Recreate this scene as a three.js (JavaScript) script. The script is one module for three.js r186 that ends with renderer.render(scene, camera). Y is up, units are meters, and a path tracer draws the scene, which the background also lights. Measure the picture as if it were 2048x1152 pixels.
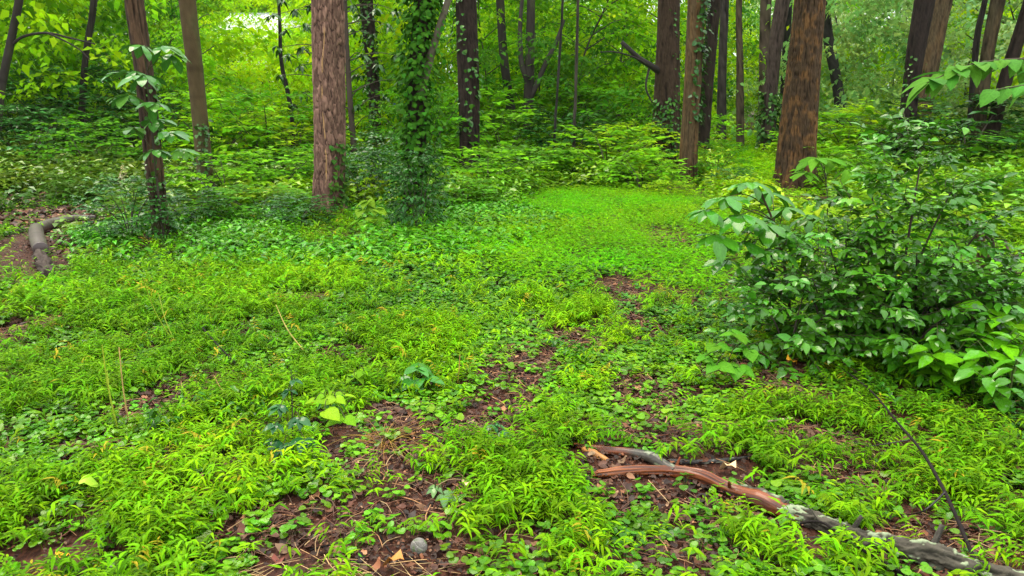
import * as THREE from 'three';

// ---------- camera, sky, sun, exposure ----------
const scene = new THREE.Scene();
const F = 1547, CX = 1024, CY = 576, PITCH = 12.5 * Math.PI / 180, EYE = 1.6;
const camera = new THREE.PerspectiveCamera(2 * Math.atan(CY / F) * 180 / Math.PI, 16 / 9, 0.05, 1500);
camera.position.set(0, EYE, 0);
camera.rotation.x = -PITCH;
const renderer = new THREE.WebGLRenderer({ antialias: true });
renderer.toneMapping = THREE.LinearToneMapping;
renderer.toneMappingExposure = 3.4;
renderer.shadowMap.enabled = true;
{ // overcast sky: brighter towards the zenith, soft cloud mottling, faintly blue
  const W = 512, H = 256, d = new Float32Array(W * H * 4);
  for (let j = 0; j < H; j++) for (let i = 0; i < W; i++) {
    const up = ((j + .5) / H - .5) * Math.PI, s = Math.sin(up), a = (i + .5) / W * Math.PI * 2;
    let L = s > 0 ? (1 + 1.4 * s) / 2 : .4 + .06 * Math.exp(s * 8);
    L *= 1 + .06 * Math.sin(a * 3 + s * 5) * Math.sin(s * 9 + a * 2) * Math.max(0, s);
    const o = (j * W + i) * 4;
    if (s > 0) { d[o] = L * .98; d[o + 1] = L; d[o + 2] = L * 1.03; } else { d[o] = L * .25; d[o + 1] = L * .3; d[o + 2] = L * .2; }
    d[o + 3] = 1;
  }
  const t = new THREE.DataTexture(d, W, H, THREE.RGBAFormat, THREE.FloatType);
  t.mapping = THREE.EquirectangularReflectionMapping; t.magFilter = THREE.LinearFilter; t.minFilter = THREE.LinearFilter; t.needsUpdate = true;
  scene.background = t; scene.environment = t;
}
const sun = new THREE.DirectionalLight(0xfff0d8, 1.1);
sun.position.set(-14, 40, -16); sun.castShadow = true; sun.shadow.radius = 56;
Object.assign(sun.shadow.camera, { left: -50, right: 50, top: 50, bottom: -50, near: 1, far: 150 });
scene.add(sun); scene.add(sun.target);
scene.fog = new THREE.FogExp2(0xdfe6dc, .00012);

// ---------- small tools ----------
function rng(seed) { let a = seed | 0; return () => { a = (a + 0x6d2b79f5) | 0; let t = Math.imul(a ^ (a >>> 15), 1 | a); t = (t + Math.imul(t ^ (t >>> 7), 61 | t)) ^ t; return ((t ^ (t >>> 14)) >>> 0) / 4294967296; }; }
const V = (x, y, z) => new THREE.Vector3(x, y, z);
const lerp = (a, b, t) => a + (b - a) * t, clamp = (x, a = 0, b = 1) => Math.min(b, Math.max(a, x));
const sm = (a, b, x) => { const t = clamp((x - a) / (b - a)); return t * t * (3 - 2 * t); };
const hash = (x, y, z) => { let h = Math.imul(x | 0, 374761393) ^ Math.imul(y | 0, 668265263) ^ Math.imul(z | 0, 1274126177); h = Math.imul(h ^ (h >>> 13), 1274126177); return ((h ^ (h >>> 16)) >>> 0) / 4294967296; };
function noise(x, y, z = 0) {
  const X = Math.floor(x), Y = Math.floor(y), Z = Math.floor(z), u = x - X, v = y - Y, w = z - Z;
  const f = (t) => t * t * (3 - 2 * t), a = f(u), b = f(v), c = f(w);
  const h = (i, j, k) => hash(X + i, Y + j, Z + k);
  return lerp(lerp(lerp(h(0, 0, 0), h(1, 0, 0), a), lerp(h(0, 1, 0), h(1, 1, 0), a), b), lerp(lerp(h(0, 0, 1), h(1, 0, 1), a), lerp(h(0, 1, 1), h(1, 1, 1), a), b), c);
}
const fbm = (x, y, z = 0, n = 4) => { let s = 0, a = .5, t = 0; for (let i = 0; i < n; i++) { s += a * noise(x, y, z); t += a; a *= .5; x = x * 2.03 + 7.1; y = y * 2.03 + 3.7; z = z * 2.03 + 1.3; } return s / t; };
// the lie of the land
function H(x, z) {
  const d = Math.hypot(x * .6, z), s = d - 18;
  const rise = s > 0 ? .03 * s * s / (s + 5) : 0;
  return rise + (fbm(x * .35 + 11, z * .35 + 5, 0, 3) - .5) * .22 * sm(1.5, 5, d) + (noise(x * 1.7, z * 1.7, 3) - .5) * .05 * (1 - sm(25, 40, d));
}
const C = Math.cos(PITCH), S = Math.sin(PITCH);
function ray(px, py) { const x = (px - CX) / F, y = (CY - py) / F; return V(x, y * C - S, -(C + y * S)); }
function gp(px, py) { // where the land meets the line of sight of a photograph point
  const r = ray(px, py); let t = .5;
  for (let i = 0; i < 4000; i++) { const x = r.x * t, y = EYE + r.y * t, z = r.z * t; if (y <= H(x, z)) break; t += Math.max(.004, (y - H(x, z)) * .25); if (t > 140) break; }
  return V(r.x * t, H(r.x * t, r.z * t), r.z * t);
}
function atZ(px, py, z) { const r = ray(px, py), t = z / r.z; return V(r.x * t, EYE + r.y * t, z); }
const scaleAt = (p) => (-(p.z) * C - (p.y - EYE) * S) / F; // metres per photograph pixel at a point

class Builder {
  constructor() { this.p = []; this.c = []; this.uv = []; this.i = []; }
  v(x, y, z, c, u = 0, v = 0) { this.p.push(x, y, z); this.c.push(c[0], c[1], c[2]); this.uv.push(u, v); return this.p.length / 3 - 1; }
  t(a, b, c) { this.i.push(a, b, c); }
  geo() {
    const g = new THREE.BufferGeometry();
    g.setAttribute('position', new THREE.BufferAttribute(new Float32Array(this.p), 3));
    g.setAttribute('color', new THREE.BufferAttribute(new Float32Array(this.c), 3));
    g.setAttribute('uv', new THREE.BufferAttribute(new Float32Array(this.uv), 2));
    g.setIndex(new THREE.BufferAttribute(new Uint32Array(this.i), 1));
    g.computeVertexNormals();
    return g;
  }
}
const WHITE = [1, 1, 1];
const SHAPES = {
  far: [[.45, 1]],
  oval: [[.18, .72], [.48, 1], [.8, .55]],
  lance: [[.16, .8], [.42, 1], [.74, .55]],
  broad: [[.12, .66], [.34, 1], [.62, .88], [.86, .42]],
  heart: [[.04, .72], [.2, 1], [.45, .98], [.72, .6], [.9, .22]],
  obov: [[.15, .38], [.42, .75], [.68, 1], [.88, .6]],
  round: [[.06, .78], [.3, 1.04], [.58, 1.04], [.84, .68]],
};
const _a = V(), _n = V(), _s = V();
// a leaf from its base along dir, blade facing nrm: folded along the midrib, curved down, wavy edge
function leaf(B, p, dir, nrm, L, W, shape, col, fold = .2, droop = .25, wave = 0) {
  _a.copy(dir).normalize(); _s.crossVectors(_a, nrm).normalize(); _n.crossVectors(_s, _a).normalize();
  const st = SHAPES[shape], hw = W / 2;
  const at = (t, w, k) => {
    const y = -droop * L * t * t + fold * Math.abs(w) * hw + (k ? wave * hw * Math.sin(t * 17 + k * 2) : 0);
    const x = L * t * (1 - .25 * droop * droop * t), z = w * hw * k;
    return B.v(p.x + _a.x * x + _n.x * y + _s.x * z, p.y + _a.y * x + _n.y * y + _s.y * z, p.z + _a.z * x + _n.z * y + _s.z * z, col, .5 + .5 * w * k, t);
  };
  const b = at(0, 0, 0), e = at(1, 0, 0);
  let pl, pm, pr;
  st.forEach(([t, w], i) => {
    const l = at(t, w, -1), m = at(t, 0, 0), r = at(t, w, 1);
    if (!i) { B.t(b, m, l); B.t(b, r, m); } else { B.t(pl, pm, l); B.t(pm, m, l); B.t(pm, pr, m); B.t(pr, r, m); }
    pl = l; pm = m; pr = r;
  });
  B.t(pl, pm, e); B.t(pm, pr, e);
}
function leafGeo(p, dir, nrm, L, W, shape, col, fold, droop, wave) { const B = new Builder(); leaf(B, p, dir, nrm, L, W, shape, col, fold, droop, wave); return B.geo(); }
// a round limb along points; rad(t), skin(t, angle, arc length) -> [outward shift, r, g, b]
function tube(B, pts, rad, nu, nv, skin, rows) {
  const curve = new THREE.CatmullRomCurve3(pts, false, 'centripetal'), len = curve.getLength();
  const fr = curve.computeFrenetFrames(nv), base = B.p.length / 3, q = V();
  for (let j = 0; j <= nv; j++) {
    const t = j / nv; curve.getPointAt(t, q);
    const N = fr.normals[j], M = fr.binormals[j], r = rad(t);
    for (let i = 0; i <= nu; i++) {
      const a = i / nu * Math.PI * 2, k = skin ? skin(t, a, t * len, r) : [0, 1, 1, 1], c = Math.cos(a) * (r + k[0]), s = Math.sin(a) * (r + k[0]);
      B.v(q.x + N.x * c + M.x * s, q.y + N.y * c + M.y * s, q.z + N.z * c + M.z * s, [k[1], k[2], k[3]], i / nu * 2 * Math.PI * r, t * len);
    }
  }
  for (let j = 0; j < nv; j++) for (let i = 0; i < nu; i++) { const a = base + j * (nu + 1) + i, b = a + nu + 1; B.t(a, b, a + 1); B.t(b, b + 1, a + 1); }
  for (const j of [0, nv]) {
    curve.getPointAt(j / nv, q); const k = skin ? skin(j / nv, 0, j / nv * len, rad(j / nv)) : [0, 1, 1, 1], m = B.v(q.x, q.y, q.z, [k[1], k[2], k[3]]);
    for (let i = 0; i < nu; i++) { const a = base + j * (nu + 1) + i; if (j) B.t(a, m, a + 1); else B.t(a, a + 1, m); }
  }
  return { curve, fr, nv, rad, len };
}
const flat = (r, g, b, v = .25) => (t, a, s, R) => { const k = 1 - v + 2 * v * noise(s * 9, a * 1.5, R * 99); return [0, r * k, g * k, b * k]; };

// ---------- textures and materials ----------
function dataTex(n, f, srgb) {
  const d = new Uint8Array(n * n * 4);
  for (let j = 0; j < n; j++) for (let i = 0; i < n; i++) { const c = f(i / n, j / n), o = (j * n + i) * 4; d[o] = clamp(c[0]) * 255; d[o + 1] = clamp(c[1]) * 255; d[o + 2] = clamp(c[2]) * 255; d[o + 3] = 255; }
  const t = new THREE.DataTexture(d, n, n, THREE.RGBAFormat); t.magFilter = THREE.LinearFilter; t.minFilter = THREE.LinearMipmapLinearFilter; t.wrapS = t.wrapT = THREE.RepeatWrapping;
  if (srgb) t.colorSpace = THREE.SRGBColorSpace; t.needsUpdate = true; return t;
}
// veins: pale midrib and side veins over a blade with slight mottling (u across, v along)
const vein = (u, v) => { const w = Math.abs(u - .5) * 2, mid = 1 - sm(.02, .09, w), q = (v * 8 - w * 2.6) % 1, side = (1 - sm(.05, .16, Math.abs(((q + 1) % 1) - .5))) * (1 - .6 * w); return [mid, side]; };
const veinColor = dataTex(128, (u, v) => { const [m, s] = vein(u, v), n = .86 + .14 * noise(u * 14, v * 14, 2), k = n + .1 * m + .05 * s; return [k + .03 * m, k, k - .02]; }, true);
const veinBump = dataTex(128, (u, v) => { const [m, s] = vein(u, v), k = .75 - .45 * m - .3 * s + .2 * noise(u * 20, v * 20, 5); return [k, k, k]; });
const grain = dataTex(256, (u, v) => { const k = fbm(u * 8, v * 8, 3, 2) * .3 + hash(u * 256, v * 256, 9) * .2 + noise(u * 60, v * 60, 4) * .5; return [k, k, k]; });
function leafMaterial({ rough = .85, coat = .6, coatRough = .28, through = .3, veins = true, spec = .06 } = {}) {
  const m = new THREE.MeshPhysicalMaterial({ color: 0xffffff, vertexColors: true, roughness: rough, clearcoat: coat, clearcoatRoughness: coatRough, transmission: through, thickness: 0, side: THREE.DoubleSide, specularIntensity: spec, ior: 1.3 });
  if (veins) { m.map = veinColor; m.bumpMap = veinBump; m.bumpScale = .0012; }
  return m;
}
const M = {
  leaf: leafMaterial({ coat: .07, coatRough: .25, through: .32 }),
  far: leafMaterial({ coat: .03, coatRough: .3, through: .52, veins: false }),
  gloss: leafMaterial({ coat: .5, coatRough: .12, through: .15, spec: .05 }),
  low: leafMaterial({ coat: .35, coatRough: .12, through: .3, spec: .05 }),
  farGloss: leafMaterial({ coat: .4, coatRough: .16, through: .2, veins: false }),
  bark: new THREE.MeshPhysicalMaterial({ vertexColors: true, roughness: .85, specularIntensity: .25, bumpMap: grain, bumpScale: .006 }),
  wet: new THREE.MeshPhysicalMaterial({ vertexColors: true, roughness: .6, specularIntensity: .3, clearcoat: .35, clearcoatRoughness: .22, bumpMap: grain, bumpScale: .003 }),
  dead: new THREE.MeshPhysicalMaterial({ vertexColors: true, roughness: .7, specularIntensity: .3, clearcoat: .12, clearcoatRoughness: .35, side: THREE.DoubleSide }),
};
// ---------- scene bookkeeping ----------
const taken = new Map();
function numbered(n) { const k = taken.get(n) || 0; taken.set(n, k + 1); return k ? n + '_' + String(k).padStart(3, '0') : n; }
function tag(o, label, category, group) { o.userData = { label, category }; if (group) o.userData.group = group; return o; }
function thing(name, label, category, p, turn = 0, group) { const o = new THREE.Group(); o.name = numbered(name); if (p) o.position.copy(p); o.rotation.y = turn; tag(o, label, category, group); scene.add(o); return o; }
function mesh(name, geo, mat, parent) { const o = new THREE.Mesh(geo.geo ? geo.geo() : geo, mat); o.name = parent === scene ? numbered(name) : name; o.castShadow = o.receiveShadow = true; parent.add(o); return o; }
function struct(name, geo, mat) { const o = mesh(name, geo, mat, scene); o.userData.kind = 'structure'; return o; }
function stuff(name, label, category, geo, mat, list) { // list: [Matrix4, [r,g,b]]
  const o = new THREE.InstancedMesh(geo.geo ? geo.geo() : geo, mat, list.length); o.name = numbered(name); const c = new THREE.Color();
  list.forEach(([m, k], i) => { o.setMatrixAt(i, m); o.setColorAt(i, c.setRGB(k[0], k[1], k[2])); });
  o.castShadow = o.receiveShadow = true; tag(o, label, category); o.userData.kind = 'stuff'; scene.add(o); return o;
}
const hue = (c, R, v = .25, y = .25) => { const k = 1 + (R() - .5) * 2 * v, s = (R() - .5) * 2 * y; return [c[0] * k * (1 + s), c[1] * k, c[2] * k * (1 - s * .5)]; };
const place = (x, y, z, turn, tilt, s) => new THREE.Matrix4().compose(V(x, y, z), new THREE.Quaternion().setFromEuler(new THREE.Euler(tilt[0], turn, tilt[1], 'YXZ')), typeof s === 'number' ? V(s, s, s) : s);
// ellipses on the land, given by where they lie in the photograph
const zone = ([px, py, rx, ry]) => { const c = gp(px, py), a = Math.abs(gp(px + rx, py).x - c.x), b = Math.abs(gp(px, py - ry).z - gp(px, py + ry).z) / 2; return { x: c.x, z: c.z, a, b }; };
const within = (zs, x, z) => { let k = 0; for (const q of zs) { const d = Math.hypot((x - q.x) / q.a, (z - q.z) / q.b); if (d < 1.5) k = Math.max(k, 1 - sm(.55, 1.25, d + (fbm(x * 3, z * 3, 8, 2) - .5) * .7)); } return k; };

// ---------- the land ----------
const EARTH = [.062, .03, .021];
{
  const xs = [], zs = [];
  for (let i = -170; i <= 170; i++) { const u = i / 170; xs.push(9 * u + 240 * u ** 5); }
  for (let i = 0; i <= 330; i++) { const u = i / 330; zs.push(6 - 24 * u - 330 * u ** 6); }
  const B = new Builder();
  for (const z of zs) for (const x of xs) B.v(x, H(x, z), z, WHITE, x, z);
  const n = xs.length;
  for (let j = 0; j < zs.length - 1; j++) for (let i = 0; i < n - 1; i++) { const a = j * n + i; B.t(a, a + 1, a + n); B.t(a + 1, a + n + 1, a + n); }
  const soil = dataTex(1024, (u, v) => {
    const big = fbm(u * 6, v * 6, 1, 4), fine = noise(u * 130, v * 130, 4), fl = noise(u * 210, v * 60, 6), fl2 = noise(u * 50, v * 190, 7);
    const k = .55 + .6 * big + .5 * (fine - .5), r = sm(.62, .8, Math.max(fl, fl2)) * .5;
    return [(.062 + r * .11) * k * 3.2, (.031 + r * .05) * k * 3.2, (.022 + r * .03) * k * 3.2];
  });
  soil.repeat.set(.5, .5);
  const bump = dataTex(512, (u, v) => { const k = .5 * fbm(u * 16, v * 16, 2, 4) + .5 * noise(u * 120, v * 50, 3); return [k, k, k]; });
  bump.repeat.set(.8, .8);
  struct('ground', B, new THREE.MeshPhysicalMaterial({ color: new THREE.Color().setRGB(.24, .185, .155), map: soil, roughness: .75, bumpMap: bump, bumpScale: .02, clearcoat: .06, clearcoatRoughness: .35, specularIntensity: .2, vertexColors: true }));
}

// ---------- trunks ----------
const STREAK = 3.0;
const BARK = {
  // plated pine bark: flat reddish scales parted by dark cracks
  pine(R) {
    const n = Math.max(5, Math.round(2 * Math.PI * R / .082)), ch = .17;
    return (t, a, s, r) => {
      const ca = Math.cos(a), sa = Math.sin(a), u = a / (2 * Math.PI) * n + (fbm(s * 4.2, ca * 4, sa * 4, 4) - .5) * .95, v = s / ch + (fbm(s * 6, ca * 6, 5 + sa * 6, 3) - .5) * .9; let f1 = 9, f2 = 9, id = 0;
      const U = Math.floor(u), W = Math.floor(v);
      for (let i = -1; i <= 1; i++) for (let j = -1; j <= 1; j++) {
        const cu = ((U + i) % n + n) % n, x = U + i + .05 + .9 * hash(cu, W + j, 1) - u, y = (W + j + .05 + .9 * hash(cu, W + j, 2) - v) * .8, d = Math.abs(x) + Math.abs(y) * .9 + Math.hypot(x, y);
        if (d < f1) { f2 = f1; f1 = d; id = hash(cu, W + j, 3); } else if (d < f2) f2 = d;
      }
      const g = fbm(ca * 12, s * 18, sa * 12, 3), gap = .035 + .1 * noise(s * 5, ca * 3, sa * 3), e = sm(gap * .4, gap * 1.7, f2 - f1 + (g - .5) * .1), fl = sm(.45, .6, fbm(ca * 7 + id * 9, s * 9, sa * 7, 3)), k = (.62 + .4 * id + .9 * (g - .5)) * (.68 + .5 * fl), footDark = sm(.9, .1, s);  // mottled darkening towards the foot of the trunk
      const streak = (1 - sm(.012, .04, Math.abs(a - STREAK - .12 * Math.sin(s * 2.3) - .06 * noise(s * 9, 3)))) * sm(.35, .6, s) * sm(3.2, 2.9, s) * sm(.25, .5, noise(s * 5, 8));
      const p = [lerp(.025, .215 * k, e), lerp(.013, .122 * k, e), lerp(.01, .088 * k, e)], q = 1 - .5 * footDark * fbm(a * 2, s * 4, 2, 2);
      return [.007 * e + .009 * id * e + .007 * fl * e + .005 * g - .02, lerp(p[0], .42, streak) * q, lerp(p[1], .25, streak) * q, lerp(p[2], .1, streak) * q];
    };
  },
  // deep vertical furrows; tint is the ridge colour, warm the ochre that shows on flaked parts
  furrow(R, tint, warm = 0, k = 24, deep = .03, sv = 2.6) {
    return (t, a, s, r) => {
      const x = Math.cos(a) * R, z = Math.sin(a) * R, w = (fbm(x * 6, s * 1.4, z * 6, 2) - .5) * .25;
      const n1 = 1 - Math.abs(2 * noise((x + w * R) * k, s * sv, (z + w * R) * k) - 1), n2 = fbm(x * k * 2.3, s * 14, z * k * 2.3, 3), e = sm(.25, .8, n1) * .6 + .4 * sm(.25, .75, n2), o = warm * sm(.45, .7, fbm(x * 9, s * (sv > 5 ? 6 : 1.1) + 5, z * 9, 3));
      const c = .72 * lerp(.2, 1.2, e) * (.8 + .45 * (n2 - .5)), moss = sm(.5, .1, s) * sm(.4, .7, noise(x * 9, s * 6, z * 9)) * .5;
      return [deep * (e - .6), lerp(lerp(tint[0], .3, o) * c, .06, moss), lerp(lerp(tint[1], .145, o) * c, .075, moss), lerp(lerp(tint[2], .045, o) * c, .02, moss)];
    };
  },
  smooth(R, tint) {
    return (t, a, s, r) => {
      const x = Math.cos(a) * R, z = Math.sin(a) * R, ring = sm(.8, .95, noise(s * 5.5, 2, Math.cos(a) * .3)) * .35, n = fbm(x * 16, s * 7, z * 16, 3), b = fbm(x * 4, s * 1.2, z * 4, 2);
      const k = .72 * (.65 + .7 * n) * (1 - ring) * (.75 + .5 * b), moss = sm(.45, .7, b) * .5;
      return [.008 * (n - .5) + ring * .008 + .02 * (b - .5), lerp(tint[0], .075, moss) * k, lerp(tint[1], .085, moss) * k, lerp(tint[2], .03, moss) * k];
    };
  },
};
// a trunk whose line is given by points of the photograph [px, py, width px] from the base up; it goes on to the height top
function trunkLine(pts, top, sunk = .25) {
  const b = gp(pts[0][0], pts[0][1]), sc = scaleAt(b), line = pts.map(([x, y, w]) => ({ p: atZ(x, y, b.z), r: w * sc / 2 }));
  line[0].p.copy(b);
  const l = line[line.length - 1], k = line[line.length - 2], d = l.p.clone().sub(k.p).divideScalar(l.p.y - k.p.y);
  d.x *= .7;
  if (top > l.p.y + .5) { line.push({ p: l.p.clone().addScaledVector(d, (top - l.p.y) * .5), r: l.r * .85 }); line.push({ p: l.p.clone().addScaledVector(d, top - l.p.y), r: l.r * .4 }); }
  line.unshift({ p: b.clone().setY(b.y - sunk), r: line[0].r * 1.1 });
  for (const q of line) q.p.sub(b);
  const P = line.map((q) => q.p), cum = [0]; for (let i = 1; i < P.length; i++) cum.push(cum[i - 1] + P[i].distanceTo(P[i - 1]));
  const tot = cum[cum.length - 1];
  const rad = (t) => { const s = t * tot; let i = 1; while (i < cum.length - 1 && cum[i] < s) i++; return lerp(line[i - 1].r, line[i].r, clamp((s - cum[i - 1]) / (cum[i] - cum[i - 1]))); };
  return { b, P, rad, tot };
}
function crownGeo(seed, n, col) { // sprays of leaves round a hollow middle, 1 m in radius
  const B = new Builder(), R = rng(seed);
  for (let i = 0; i < n; i++) {
    const a = R() * 6.283, u = R() * 2 - 1, r = .35 + .65 * Math.sqrt(R()), q = Math.sqrt(1 - u * u);
    const c = V(Math.cos(a) * q * r, u * r * .8, Math.sin(a) * q * r);
    for (let k = 0; k < 14; k++) {
      const p = c.clone().add(V((R() - .5) * .3, (R() - .5) * .09, (R() - .5) * .3)), d = R() * 6.283;
      leaf(B, p, V(Math.cos(d), -.2 - R() * .3, Math.sin(d)), V((R() - .5) * .7, 1, (R() - .5) * .7), .045, .03, 'far', hue(col, R), .2, .2);
    }
  }
  return B.geo();
}
const CROWNS = [crownGeo(5, 60, [.09, .27, .006]), crownGeo(6, 60, [.06, .21, .006])];
const IVY = [.04, .14, .01];
function addIvy(o, T, n, from, to, seed, { size = .065, col = IVY, mat = M.gloss, spread = .03, thresh = .45, side = null, hang = 0 } = {}) {
  const R = rng(seed), B = new Builder(), q = V();
  for (let i = 0, tries = 0; i < n && tries < n * 12; tries++) {
    const t = lerp(from, to, R()), a = R() * 6.283;
    if (noise(Math.cos(a) * 1.6 + seed, t * 9, Math.sin(a) * 1.6) < thresh) continue;
    T.curve.getPointAt(t, q); const j = Math.round(t * T.nv), N = T.fr.normals[j], Bn = T.fr.binormals[j], out = N.clone().multiplyScalar(Math.cos(a)).addScaledVector(Bn, Math.sin(a));
    if (side !== null && out.x * side < -.2) continue;
    i++;
    const p = q.clone().addScaledVector(out, T.rad(t) + .01 + R() * R() * spread), L = size * (.6 + .8 * R());
    const d = V(out.x * .5 + (R() - .5) * 1.2, -.7 + R() * .6 - hang, out.z * .5 + (R() - .5) * 1.2), nn = out.clone().add(V((R() - .5) * .7, .5 + R() * .6, (R() - .5) * .7));
    leaf(B, p, d, nn, L, L * .85, size < .05 ? 'far' : 'heart', hue(col, R, .4), .1, .25);
  }
  return mesh('ivy', B, mat, o);
}
const LIMB = (r, g, b) => flat(r, g, b);
function tree(o) {
  const T0 = trunkLine(o.pts, o.top ?? 11), g = thing(o.name, o.label, 'tree', T0.b, 0, o.group), B = new Builder();
  const nv = o.nv ?? 160, flare = o.flare ?? .25, r0 = T0.rad(.06);
  const rad = (t) => { const h = Math.max(0, t * T0.tot - .25); return T0.rad(t) * (1 + flare * Math.exp(-h / (r0 * 1.1))); };
  const skin = o.bark(r0), lobes = o.lobes ?? 5;
  const T = tube(B, T0.P, rad, o.nu ?? 40, nv, (t, a, s, r) => { const k = skin(t, a, Math.max(0, s - .25), r), h = Math.max(0, s - .25); k[0] += r0 * .16 * Math.exp(-h / (r0 * 1.6)) * Math.sin(a * lobes + r0 * 40) + r0 * .07 * Math.sin(a * 2 + s * .9 + r0 * 30); return k; });
  mesh('trunk', B, M.bark, g);
  if (o.crown !== 0) {
    const cs = (o.crown ?? 2.6) * 1.3, R = rng(o.pts[0][0]), lim = new Builder(), tp = T0.P[T0.P.length - 1];
    for (let k = 0; k < 4; k++) {
      const t = .72 + .07 * k, q = T.curve.getPointAt(t), a = k * 2.4 + R() * 2;
      const e = V(tp.x + Math.cos(a) * cs * .8, tp.y + (R() - .4) * cs * .7, tp.z + Math.sin(a) * cs * .8);
      tube(lim, [q, q.clone().lerp(e, .5).add(V(0, -.3, 0)), e], (u) => lerp(T0.rad(t) * .5, .015, u), 6, 8, LIMB(.06, .045, .035));
    }
    mesh('branch', lim, M.bark, g);
    const c = mesh('crown', CROWNS[R() * 2 | 0], M.far, g); c.position.set(tp.x, tp.y, tp.z); c.scale.set(cs, cs * .7, cs); c.rotation.y = R() * 6;
  }
  return { g, T, T0 };
}
const dark = [.042, .029, .021];
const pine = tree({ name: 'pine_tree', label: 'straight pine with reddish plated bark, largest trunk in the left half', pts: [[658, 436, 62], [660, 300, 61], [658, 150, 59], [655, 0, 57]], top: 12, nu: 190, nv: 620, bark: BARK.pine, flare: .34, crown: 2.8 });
addIvy(pine.g, pine.T, 150, .03, .12, 31, { side: 1, thresh: .5, size: .075, col: [.06, .16, .02], mat: M.leaf });
const big = tree({ name: 'rough_barked_tree', label: 'broad brown trunk with orange-flecked furrowed bark behind the big-leaved sapling', pts: [[1592, 385, 68], [1594, 300, 66], [1606, 150, 63], [1620, 0, 60]], top: 12, nu: 170, nv: 520, bark: (R) => BARK.furrow(R, [.088, .054, .029], .5, 46, .036, 6), flare: .34, crown: 2.6 });
const t2 = tree({ name: 'slender_tree', label: 'slim dark furrowed trunk with the compound-leaved sapling in front', pts: [[324, 474, 28], [308, 330, 31], [290, 160, 32], [268, 0, 34]], top: 9, nu: 70, nv: 360, bark: (R) => BARK.furrow(R, [.085, .055, .036], .15, 44, .018), flare: .1, crown: 2.2 });
addIvy(t2.g, t2.T, 130, .03, .25, 32, { side: 1, thresh: .5, size: .06, spread: .1 });
const t3 = tree({ name: 'smooth_barked_tree', label: 'smooth olive-brown trunk left of the pine', pts: [[415, 392, 29], [405, 290, 31], [390, 140, 32], [374, 0, 32]], top: 11, nu: 60, nv: 300, bark: (R) => BARK.smooth(R, [.1, .07, .032]), flare: .15, crown: 2.6 });
addIvy(t3.g, t3.T, 170, .02, .16, 33, { side: 1, thresh: .4, size: .08, spread: .14, col: [.035, .11, .015] });
const leaning = tree({ name: 'leaning_tree', label: 'thin dark trunk leaning at the left edge with a long bare bough', pts: [[-12, 345, 17], [2, 180, 16], [20, 90, 16], [38, 0, 15]], top: 8, nu: 20, nv: 100, bark: (R) => BARK.smooth(R, [.05, .042, .036]), crown: 2.2 });
const t6 = tree({ name: 'ivy_clad_tree', label: 'trunk wholly wrapped in leafy ivy, centre-left behind the pine', pts: [[826, 440, 40], [832, 300, 38], [836, 150, 36], [846, 0, 36]], top: 10, nu: 30, nv: 140, bark: (R) => BARK.furrow(R, dark, 0, 30), crown: 2.4 });
const t5 = tree({ name: 'vine_wrapped_tree', label: 'narrow dark trunk among evergreen leaves just right of the pine', pts: [[752, 330, 24], [748, 180, 24], [732, 0, 24]], top: 10, nu: 24, nv: 120, bark: (R) => BARK.furrow(R, dark, 0, 30), crown: 2.4 });
addIvy(t5.g, t5.T, 800, .1, .7, 35, { thresh: .25, size: .1, spread: .45, col: [.035, .12, .012] });
const t7 = tree({ name: 'dark_trunk_tree', label: 'straight near-black trunk with sparse ivy in the middle of the wood', pts: [[940, 346, 40], [938, 200, 39], [932, 0, 38]], top: 12, nu: 60, nv: 240, bark: (R) => BARK.furrow(R, [.046, .031, .024], 0, 24, .03), flare: .15, crown: 2.8 });
addIvy(t7.g, t7.T, 230, .1, .5, 36, { thresh: .5, size: .11, spread: .2 });
const t8 = tree({ name: 'forked_tree', label: 'dark forking trunk with a bough rising to its right', pts: [[1052, 316, 24], [1056, 230, 23], [1060, 100, 18], [1062, 0, 14]], top: 9, nu: 30, nv: 120, bark: (R) => BARK.smooth(R, [.055, .045, .04]), crown: 2.2 });
{
  const z = t8.T0.b.z, L = (pts, w) => { const B = new Builder(), s = scaleAt(t8.T0.b); tube(B, pts.map(([x, y]) => atZ(x, y, z + .05).sub(t8.T0.b)), (t) => lerp(w[0], w[1], t) * s / 2, 10, 24, flat(.05, .042, .037)); mesh('branch', B, M.bark, t8.g); };
  L([[1058, 200], [1075, 165], [1092, 125], [1112, 85], [1128, 40]], [13, 6]);
  L([[1058, 170], [1044, 130], [1040, 60], [1046, -20]], [12, 7]);
}
tree({ name: 'twin_stem_tree', label: 'slanting black stem close left of the forking trunk', pts: [[1038, 312, 20], [1022, 220, 19], [1008, 120, 18], [1000, 0, 15]], top: 9, nu: 24, nv: 100, bark: (R) => BARK.smooth(R, [.05, .042, .037]), crown: 2 });
const t9 = tree({ name: 'tall_straight_tree', label: 'thick dark brown trunk with ivy at its foot, left of the paler ivy trunk', pts: [[1332, 345, 50], [1333, 250, 50], [1338, 0, 44]], top: 13, nu: 90, nv: 300, bark: (R) => BARK.furrow(R, [.075, .047, .03], 0, 26, .03), flare: .25, crown: 3 });
addIvy(t9.g, t9.T, 420, .06, .17, 37, { thresh: .35, size: .1 });
addIvy(t9.g, t9.T, 260, .14, .6, 48, { thresh: .35, size: .1, side: 1 });
const t10 = tree({ name: 'pale_ivy_tree', label: 'pale tan trunk with ivy climbing its right side', pts: [[1376, 372, 36], [1378, 290, 36], [1386, 150, 34], [1394, 0, 33]], top: 11, nu: 70, nv: 300, bark: (R) => BARK.furrow(R, [.14, .092, .046], .4, 40, .018), flare: .2, crown: 2.6 });
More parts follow.
